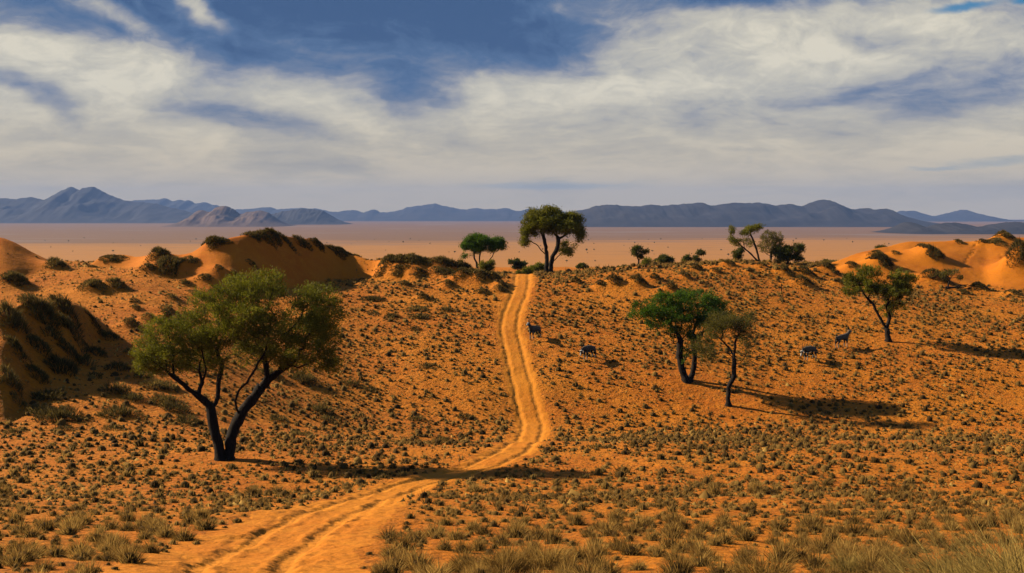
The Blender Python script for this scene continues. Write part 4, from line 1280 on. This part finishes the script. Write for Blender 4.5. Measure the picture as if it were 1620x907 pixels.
def joined_tufts(idx, nb_, W0, tri=False):
    n = len(idx)
    m = n * nb_
    a = rng.uniform(0, 2 * math.pi, m)
    rr = np.sqrt(rng.uniform(0, 1, m))
    s = np.repeat(ts[idx], nb_)
    yd = np.repeat(ty[idx], nb_)
    root = np.stack([np.repeat(tx[idx], nb_) + 0.12 * s * rr * np.cos(a), np.repeat(ty[idx], nb_) + 0.12 * s * rr * np.sin(a), np.repeat(tz[idx], nb_) - 0.03], 1)
    tilt = rr * (0.85 - 0.2 * (1 - sstep(35, 75, yd))) * rng.uniform(0.4, 1.2, m)
    d = np.stack([np.sin(tilt) * np.cos(a), np.sin(tilt) * np.sin(a), np.cos(tilt)], 1)
    hk = np.repeat(rng.uniform(0.7, 1.25, n), nb_)
    L = (0.28 - 0.035 * (1 - sstep(35, 75, yd))) * s * hk * rng.uniform(0.5, 1.1, m) * (1.1 - 0.3 * rr)
    W = W0 * yd * rng.uniform(0.6, 1.4, m)
    tb = rng.normal(0.38, 0.15, n)
    t0 = np.clip(np.repeat(tb, nb_) + rng.normal(0, 0.15, m), 0, 1)
    C, cq, ct = dome_core(n, (0.155 - 0.035 * (1 - sstep(35, 75, ty[idx]))) * ts[idx], (0.17 - 0.035 * (1 - sstep(35, 75, ty[idx]))) * ts[idx] * hk[::nb_], 5)
    C = C + np.stack([tx[idx], ty[idx], tz[idx]], 1)[:, None]
    ctone = np.clip(np.repeat(tb, 11) - 0.20 + np.tile([-.05] * 5 + [0.0] * 5 + [0.1], n), 0, 1)
    b = np.arange(n)[:, None, None] * 11
    cq, ct = (cq[None] + b).reshape(-1, 4), (ct[None] + b).reshape(-1, 3)
    C = C.reshape(-1, 3)
    if tri:
        d, sd = frames(d)
        w = (W * 0.5)[:, None]
        P = np.stack([root - sd * w * 0.6, root + sd * w * 1.4, root + d * L[:, None] + sd * w], 1).reshape(-1, 3)
        q, t_ = np.zeros((0, 4), int), np.arange(m)[:, None] * 3 + np.array([0, 1, 2])
        tone = np.repeat(t0, 3) + np.tile([-0.1, -0.1, 0.2], m)
    else:
        P, q, t_ = blades(root, d, L, W, rng.uniform(0, 0.6, m))
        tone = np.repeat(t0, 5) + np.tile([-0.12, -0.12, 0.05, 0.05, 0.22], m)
    o_ = len(P)
    return np.concatenate([P, C]), np.concatenate([q, cq + o_]), np.concatenate([t_, ct + o_]), np.clip(np.concatenate([tone, ctone]), 0, 1)


rest = rest[(np.abs(tx[rest] / ty[rest]) < 0.46)]
mid_m = ty[rest] + rng.uniform(-20, 20, len(rest)) < 60
print('tussocks', len(tx), 'near', len(near_i), 'mid', int(mid_m.sum()), 'far', int((~mid_m).sum()))
iA, iB = rest[mid_m], rest[~mid_m]
PA = joined_tufts(iA, 52, 0.00048)
PB = joined_tufts(iB, 14, 0.0008, True)
off = len(PA[0])
P = np.concatenate([PA[0], PB[0]])
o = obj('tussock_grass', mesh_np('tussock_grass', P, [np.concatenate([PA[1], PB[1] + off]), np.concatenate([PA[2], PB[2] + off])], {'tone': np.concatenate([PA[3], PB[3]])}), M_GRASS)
tag(o, 'thousands of small dry grass tussocks covering the valley slopes', 'grass', None, 'stuff')


# ------------------------------------------------------------------ dead grass crumbs and clods on the slopes
nc_ = 60000
cy_ = np.sqrt(rng.uniform(42 ** 2, 150 ** 2, nc_))
cx_ = rng.uniform(-0.45, 0.45, nc_) * cy_
cd_, _, _ = track_coords(cx_, cy_)
cz_ = height(cx_, cy_)
cu_ = cx_ / cy_
ck_ = (np.abs(cd_) > 1.5) & (rng.uniform(0, 1, nc_) < 0.55 + 0.6 * fbm(cx_ / 4, cy_ / 4, 2, 171)) & ~((ridge_surface('right', cu_, cy_) > base(cu_, cy_) - 0.2) & (cy_ > 120) & (cu_ > 0.24)) & ~((ridge_surface('main', cu_, cy_) > base(cu_, cy_)) & (cy_ > 100) & (cu_ < 0))
cx_, cy_, cz_ = cx_[ck_], cy_[ck_], cz_[ck_]
n_ = len(cx_)
cs_ = np.exp(rng.normal(-2.75, 0.4, n_))
an_ = rng.uniform(0, 6.28, (n_, 1)) + np.array([[0, 2.1, 4.2]])
rd_ = cs_[:, None] * rng.uniform(0.7, 1.6, (n_, 3))
lo_ = np.stack([cx_[:, None] + rd_ * np.cos(an_), cy_[:, None] + rd_ * np.sin(an_), np.repeat(cz_[:, None] - 0.02, 3, 1)], -1)
tp_ = np.stack([cx_ + rng.normal(0, .4, n_) * cs_, cy_ + rng.normal(0, .4, n_) * cs_, cz_ + cs_ * rng.uniform(0.6, 1.6, n_)], -1)[:, None]
P_ = np.concatenate([lo_, tp_], 1).reshape(-1, 3)
f_ = (np.arange(n_)[:, None, None] * 4 + np.array([[0, 1, 3], [1, 2, 3], [2, 0, 3]])).reshape(-1, 3)
o = obj('grass_litter', mesh_np('grass_litter', P_, [f_], {'tone': np.repeat(np.clip(rng.normal(0.45, 0.25, n_), 0, 1), 4)}), M_GRASS)
tag(o, 'crumbs of dead grass strewn over the orange sand slopes', 'litter', None, 'stuff')

# ------------------------------------------------------------------ tall grass near the camera
TALL = [  # px, distance, radius, height, label
    (1470, 15.5, 0.45, 0.62, 'long arching straw grass clump, leftmost in the lower right corner'),
    (1540, 13.5, 0.60, 0.85, 'large arching golden grass clump in the lower right corner'),
    (1610, 14.5, 0.60, 1.0, 'tallest golden grass clump at the right frame edge'),
    (1650, 12.5, 0.6, 0.95, 'golden grass clump cut by the lower right frame corner'),
    (745, 20.5, 0.40, 0.42, 'greyish grass clump at the bottom edge, nearest to the track'),
    (800, 20.0, 0.50, 0.55, 'wide bristly grass clump at the bottom edge right of the track'),
    (865, 20.6, 0.52, 0.58, 'tallest bristly grass clump at the bottom edge in mid frame'),
    (1215, 19.2, 0.60, 0.48, 'broad grey grass clump at the bottom edge below the tree pair'),
    (1345, 19.8, 0.45, 0.45, 'yellow grass clump at the bottom edge left of the corner grass'),
    (1375, 21.4, 0.50, 0.45, 'pale dense grass clump above the yellow bottom-edge clump'),
    (1410, 20.4, 0.42, 0.42, 'dry dark-centred grass clump beside the corner grass'),
]
for (px, Yt, r_, h_, lab) in TALL:
    xt = at(px, Yt)
    big = px > 1430
    if not big:
        r_, h_ = r_ * 0.72, h_ * 0.8
    me, z0 = clump_mesh(xt, Yt, r_, r_ * 0.9, h_ * 1.5, 1500 if big else 800, M_STRAW if (big or px == 1345) else M_GRASS, 0.008, 0.95 if big else 0.6, 0.25)
    tag(obj('tall_grass_clump', me, None, None, (xt, Yt, z0)), lab, 'grass clump')

# grass fringe along the dune crest
for i, (px, py) in enumerate([(338, 380), (352, 377), (400, 371), (415, 369), (432, 370), (448, 374), (478, 381), (505, 388), (532, 397), (556, 404), (612, 412), (630, 411), (650, 412), (672, 414), (694, 416), (716, 421), (738, 428), (758, 433)]):
    ru, rY, rz, rn, rf = RID['main' if px < 590 else 'bank']
    u_ = ray(px, py)[0]
    Yc = float(pchip(ru, rY, np.array([u_]))[0]) - 0.4
    add_bush(u_ * Yc, Yc, rng.uniform(0.8, 1.7), rng.uniform(0.5, 0.9), rng.uniform(0.4, 0.75), 'grass fringe clump on the crest of the long shaded dune', 'grass fringe of the long dune crest', 0.4)

# ------------------------------------------------------------------ far bushes on the plain
PB_M = []
for _ in range(4):
    n_ = 90
    d_ = rng.normal(size=(n_, 3))
    d_ /= np.linalg.norm(d_, axis=1, keepdims=True)
    c_ = d_ * np.array([1.0, 1.0, 0.55]) * rng.uniform(0.3, 1.0, (n_, 1)) + np.array([0, 0, 1.15])
    dd_, ss_ = frames(rng.normal(size=(n_, 3)))
    L_ = rng.uniform(0.3, 0.6, (n_, 1))
    v_ = np.stack([c_ - dd_ * L_ * .5, c_ + ss_ * L_ * .3, c_ + dd_ * L_ * .5, c_ - ss_ * L_ * .3], 1).reshape(-1, 3)
    tv, tq = tube([(np.array([[0, 0, -0.2], [0.05, 0, 0.4], [0, 0.04, 1.0]]), np.array([0.12, 0.1, 0.05]))])
    me_ = mesh_np('plain_bush', np.concatenate([v_, tv]), [np.concatenate([np.arange(n_ * 4).reshape(-1, 4), tq + n_ * 4])], {'tone': np.concatenate([np.repeat(rng.uniform(.2, .7, n_), 4), np.zeros(len(tv))])})
    me_.materials.append(M_LEAF['dark'])
    PB_M.append(me_)
for i in range(150):
    px = rng.uniform(-20, 1640)
    Yp = float(np.exp(rng.uniform(math.log(1500), math.log(4200))))
    xp = at(px, Yp)
    k_ = rng.uniform(0.9, 2.6) * (1 if Yp < 2500 else 1.3)
    o = obj('plain_bush', PB_M[i % 4], None, None, (xp, Yp, -75.0), rng.uniform(0, 6.28), (k_, k_, k_ * rng.uniform(.8, 1.2)))
    tag(o, 'tiny dark distant bush on the pale plain beyond the dunes', 'bush', 'distant bushes on the plain')

# ------------------------------------------------------------------ oryx antelopes
def oryx_material():
    m, t, p, out = pmat('oryx hide')
    tc = t.n('ShaderNodeTexCoord').outputs['Object']
    x, y, z = t.sep(tc)
    col = (0.20, 0.165, 0.135)
    c1 = t.mix(t.mapr(z, 0.84, 0.80, 0, 1), (0.13, 0.098, 0.074), (0.015, 0.012, 0.01))        # dark flank stripe
    c1 = t.mix(t.mapr(z, 0.76, 0.72, 0, 1), c1, (0.36, 0.33, 0.29))                           # pale belly
    c1 = t.mix(t.mapr(z, 0.70, 0.66, 0, 1), c1, (0.02, 0.016, 0.013))                         # dark thighs
    c1 = t.mix(t.mapr(z, 0.42, 0.38, 0, 1), c1, (0.34, 0.31, 0.27))                           # white shanks
    c1 = t.mix(t.mapr(x, 1.10, 1.16, 0, 1), c1, (0.62, 0.58, 0.53))                           # white face
    c1 = t.mix(t.math('MULTIPLY', t.mapr(x, 1.20, 1.23, 0, 1), t.mapr(x, 1.30, 1.27, 0, 1)), c1, (0.015, 0.012, 0.01))
    c1 = t.mix(t.mapr(x, -0.86, -0.90, 0, 1), c1, (0.02, 0.016, 0.013))                       # black tail
    t.link(c1, p.inputs['Base Color'])
    return m


M_ORYX = oryx_material()
M_HORN, _t, _p, _o = pmat('dark horn')
_p.inputs['Base Color'].default_value = (0.02, 0.017, 0.015, 1)


def oryx_mesh(low):
    hd = [(0.78, 0, 1.12, .17), (1.02, 0, 0.98, .115), (1.18, 0, 0.80, .10), (1.24, 0, 0.62, .085), (1.30, 0, 0.42, .055)] if low else \
         [(0.76, 0, 1.20, .17), (0.94, 0, 1.38, .125), (1.06, 0, 1.53, .105), (1.20, 0, 1.48, .09), (1.36, 0, 1.36, .055)]
    pts = [(-0.62, 0, 1.04, .25), (-0.2, 0, 1.0, .29), (0.2, 0, 0.98, .30), (0.52, 0, 1.02, .27)]
    ed = [(0, 1), (1, 2), (2, 3)]
    prev = 3
    for q in hd:
        pts.append(q); ed.append((prev, len(pts) - 1)); prev = len(pts) - 1
    hi = len(pts) - 3
    for sgn in (-1, 1):
        for chain, st in (([(0.52, .15 * sgn, .74, .115), (0.53, .15 * sgn, .45, .058), (0.52, .15 * sgn, .22, .036), (0.54, .15 * sgn, .02, .05)], 3),
                          ([(-0.60, .16 * sgn, .76, .15), (-0.52, .16 * sgn, .62, .10), (-0.76, .15 * sgn, .42, .05), (-0.70, .15 * sgn, .20, .036), (-0.67, .15 * sgn, .02, .05)], 0)):
            pv = st
            for q in chain:
                pts.append(q); ed.append((pv, len(pts) - 1)); pv = len(pts) - 1
        hx = pts[hi]
        pts.append((hx[0] - 0.04, .14 * sgn, hx[2] + 0.06, .035)); ed.append((hi, len(pts) - 1))
        pts.append((hx[0] - 0.08, .22 * sgn, hx[2] + 0.07, .02)); ed.append((len(pts) - 2, len(pts) - 1))
    pv = 0
    for q in [(-0.84, 0, 1.06, .05), (-0.94, 0, .82, .03), (-0.96, 0, .50, .05), (-0.95, 0, .36, .02)]:
        pts.append(q); ed.append((pv, len(pts) - 1)); pv = len(pts) - 1
    me0 = bpy.data.meshes.new('body')
    me0.from_pydata([p[:3] for p in pts], ed, [])
    ob = bpy.data.objects.new('tmp', me0)
    COL.objects.link(ob)
    ob.modifiers.new('skin', 'SKIN')
    for v, p in zip(me0.skin_vertices[0].data, pts):
        v.radius = (p[3], p[3])
    me0.skin_vertices[0].data[0].use_root = True
    ss = ob.modifiers.new('sub', 'SUBSURF')
    ss.levels = ss.render_levels = 1
    dg = bpy.context.evaluated_depsgraph_get()
    me1 = bpy.data.meshes.new_from_object(ob.evaluated_get(dg))
    bpy.data.objects.remove(ob)
    me1.materials.clear()
    me1.materials.append(M_ORYX)
    for p in me1.polygons:
        p.use_smooth = True
    h = pts[hi]
    horns = []
    for sgn in (-1, 1):
        a = np.array([h[0], .035 * sgn, h[2] + .05])
        d = np.array([-0.62, .10 * sgn, 0.78]) if not low else np.array([-0.35, .10 * sgn, 0.93])
        v, q = tube([(np.array([a, a + d * .35, a + d * .7, a + d * .95]), np.array([.028, .024, .016, .004]))])
        horns.append(mesh_np('horn', v, [q], smooth=True))
        horns[-1].materials.append(M_HORN)
    return me1, horns


OR_UP, OR_LOW = oryx_mesh(False), oryx_mesh(True)
for (px, py, (hx, hy), kind, lab) in [
    (846, 537, (-0.55, -0.83), OR_UP, 'oryx facing the camera beside the track, head up'),
    (932, 569, (-0.62, -0.78), OR_LOW, 'oryx with pale face between track and tree pair, head lowered'),
    (1281, 570, (-0.75, -0.66), OR_LOW, 'grazing oryx nearer to the tree pair of the two on the right slope'),
    (1332, 551, (0.80, 0.60), OR_UP, 'oryx walking towards the lone acacia on the right slope')]:
    x_, y_, z_ = hit(px, py)
    r_ = obj('oryx', None, None, None, (x_, y_, z_ - 0.02), math.atan2(hy, hx), (1.06, 1.06, 1.06))
    tag(r_, lab, 'antelope')
    obj('body', kind[0], None, r_)
    for h_ in kind[1]:
        obj('horn', h_, None, r_)

# ------------------------------------------------------------------ post and fallen wood
x_, y_, z_ = hit(1236, 463)
hp = 14 * y_ / F
v, q = tube([(np.array([[0, 0, -0.3], [0.01, 0, hp * .3], [0.0, 0.01, hp * .7], [0.02, 0, hp], [0.02, 0, hp + .01]]), np.array([.055, .052, .047, .045, .002]))])
tag(obj('wooden_post', mesh_np('wooden_post', v, [q]), M_BARK, None, (x_, y_, z_)), 'thin upright wooden post on the slope below the crest hummocks', 'post')


def dead_wood(px, py, segs, label):
    x_, y_, z_ = hit(px, py)
    paths = []
    for (r, pts) in segs:
        P = np.array([[a, b, float(height(np.array([x_ + a]), np.array([y_ + b]))[0]) - z_ + c] for a, b, c in pts])
        paths.append((P, np.linspace(r, r * 0.35, len(P))))
    v, q = tube(paths)
    tag(obj('fallen_log', mesh_np('fallen_log', v, [q], smooth=True), M_BARK, None, (x_, y_, z_)), label, 'log')


dead_wood(1508, 458, [(0.17, [(-0.9, 0.2, .16), (-0.3, 0, .2), (0.4, -.1, .18), (1.2, -.2, .14)]), (0.09, [(0.2, 0, .2), (0.8, .3, .4), (1.3, .3, .3), (1.9, .1, .14)]), (0.07, [(0.4, -.1, .2), (0.9, -.4, .45), (1.5, -.5, .3)])], 'dark fallen log beside the small thin acacia on the right dune')
dead_wood(442, 690, [(0.03, [(-.4, 0, .05), (0, .05, .10), (.5, 0, .05)])], 'short dead branch lying right of the large near acacia')
dead_wood(665, 894, [(0.012, [(-.06, 0, .03), (0, 0, .06), (.06, 0.02, .02)]), (0.008, [(0, 0, .06), (.02, 0.02, .11), (.04, .03, .13)])], 'tiny dry twig on bare sand at the bottom edge')

# ------------------------------------------------------------------ haze
hz = [(-26000, -60, -90), (26000, -60, -90), (26000, 27500, -90), (-26000, 27500, -90), (-26000, -60, 620), (26000, -60, 620), (26000, 27500, 620), (-26000, 27500, 620)]
me = bpy.data.meshes.new('haze')
me.from_pydata(hz, [], [(0, 3, 2, 1), (4, 5, 6, 7), (0, 1, 5, 4), (1, 2, 6, 5), (2, 3, 7, 6), (3, 0, 4, 7)])
mh = bpy.data.materials.new('haze air')
mh.use_nodes = True
th = NT(mh.node_tree)
ho = th.n('ShaderNodeOutputMaterial')
pv_ = th.n('ShaderNodeVolumePrincipled')
pv_.inputs['Color'].default_value = (0.27, 0.46, 1.0, 1)
pv_.inputs['Density'].default_value = 3.5e-5
pv_.inputs['Anisotropy'].default_value = 0.0
th.link(pv_.outputs[0], ho.inputs['Volume'])
o = obj('haze', me, mh)
tag(o, 'thin blue haze over the far plain and mountains', 'haze', None, 'stuff')
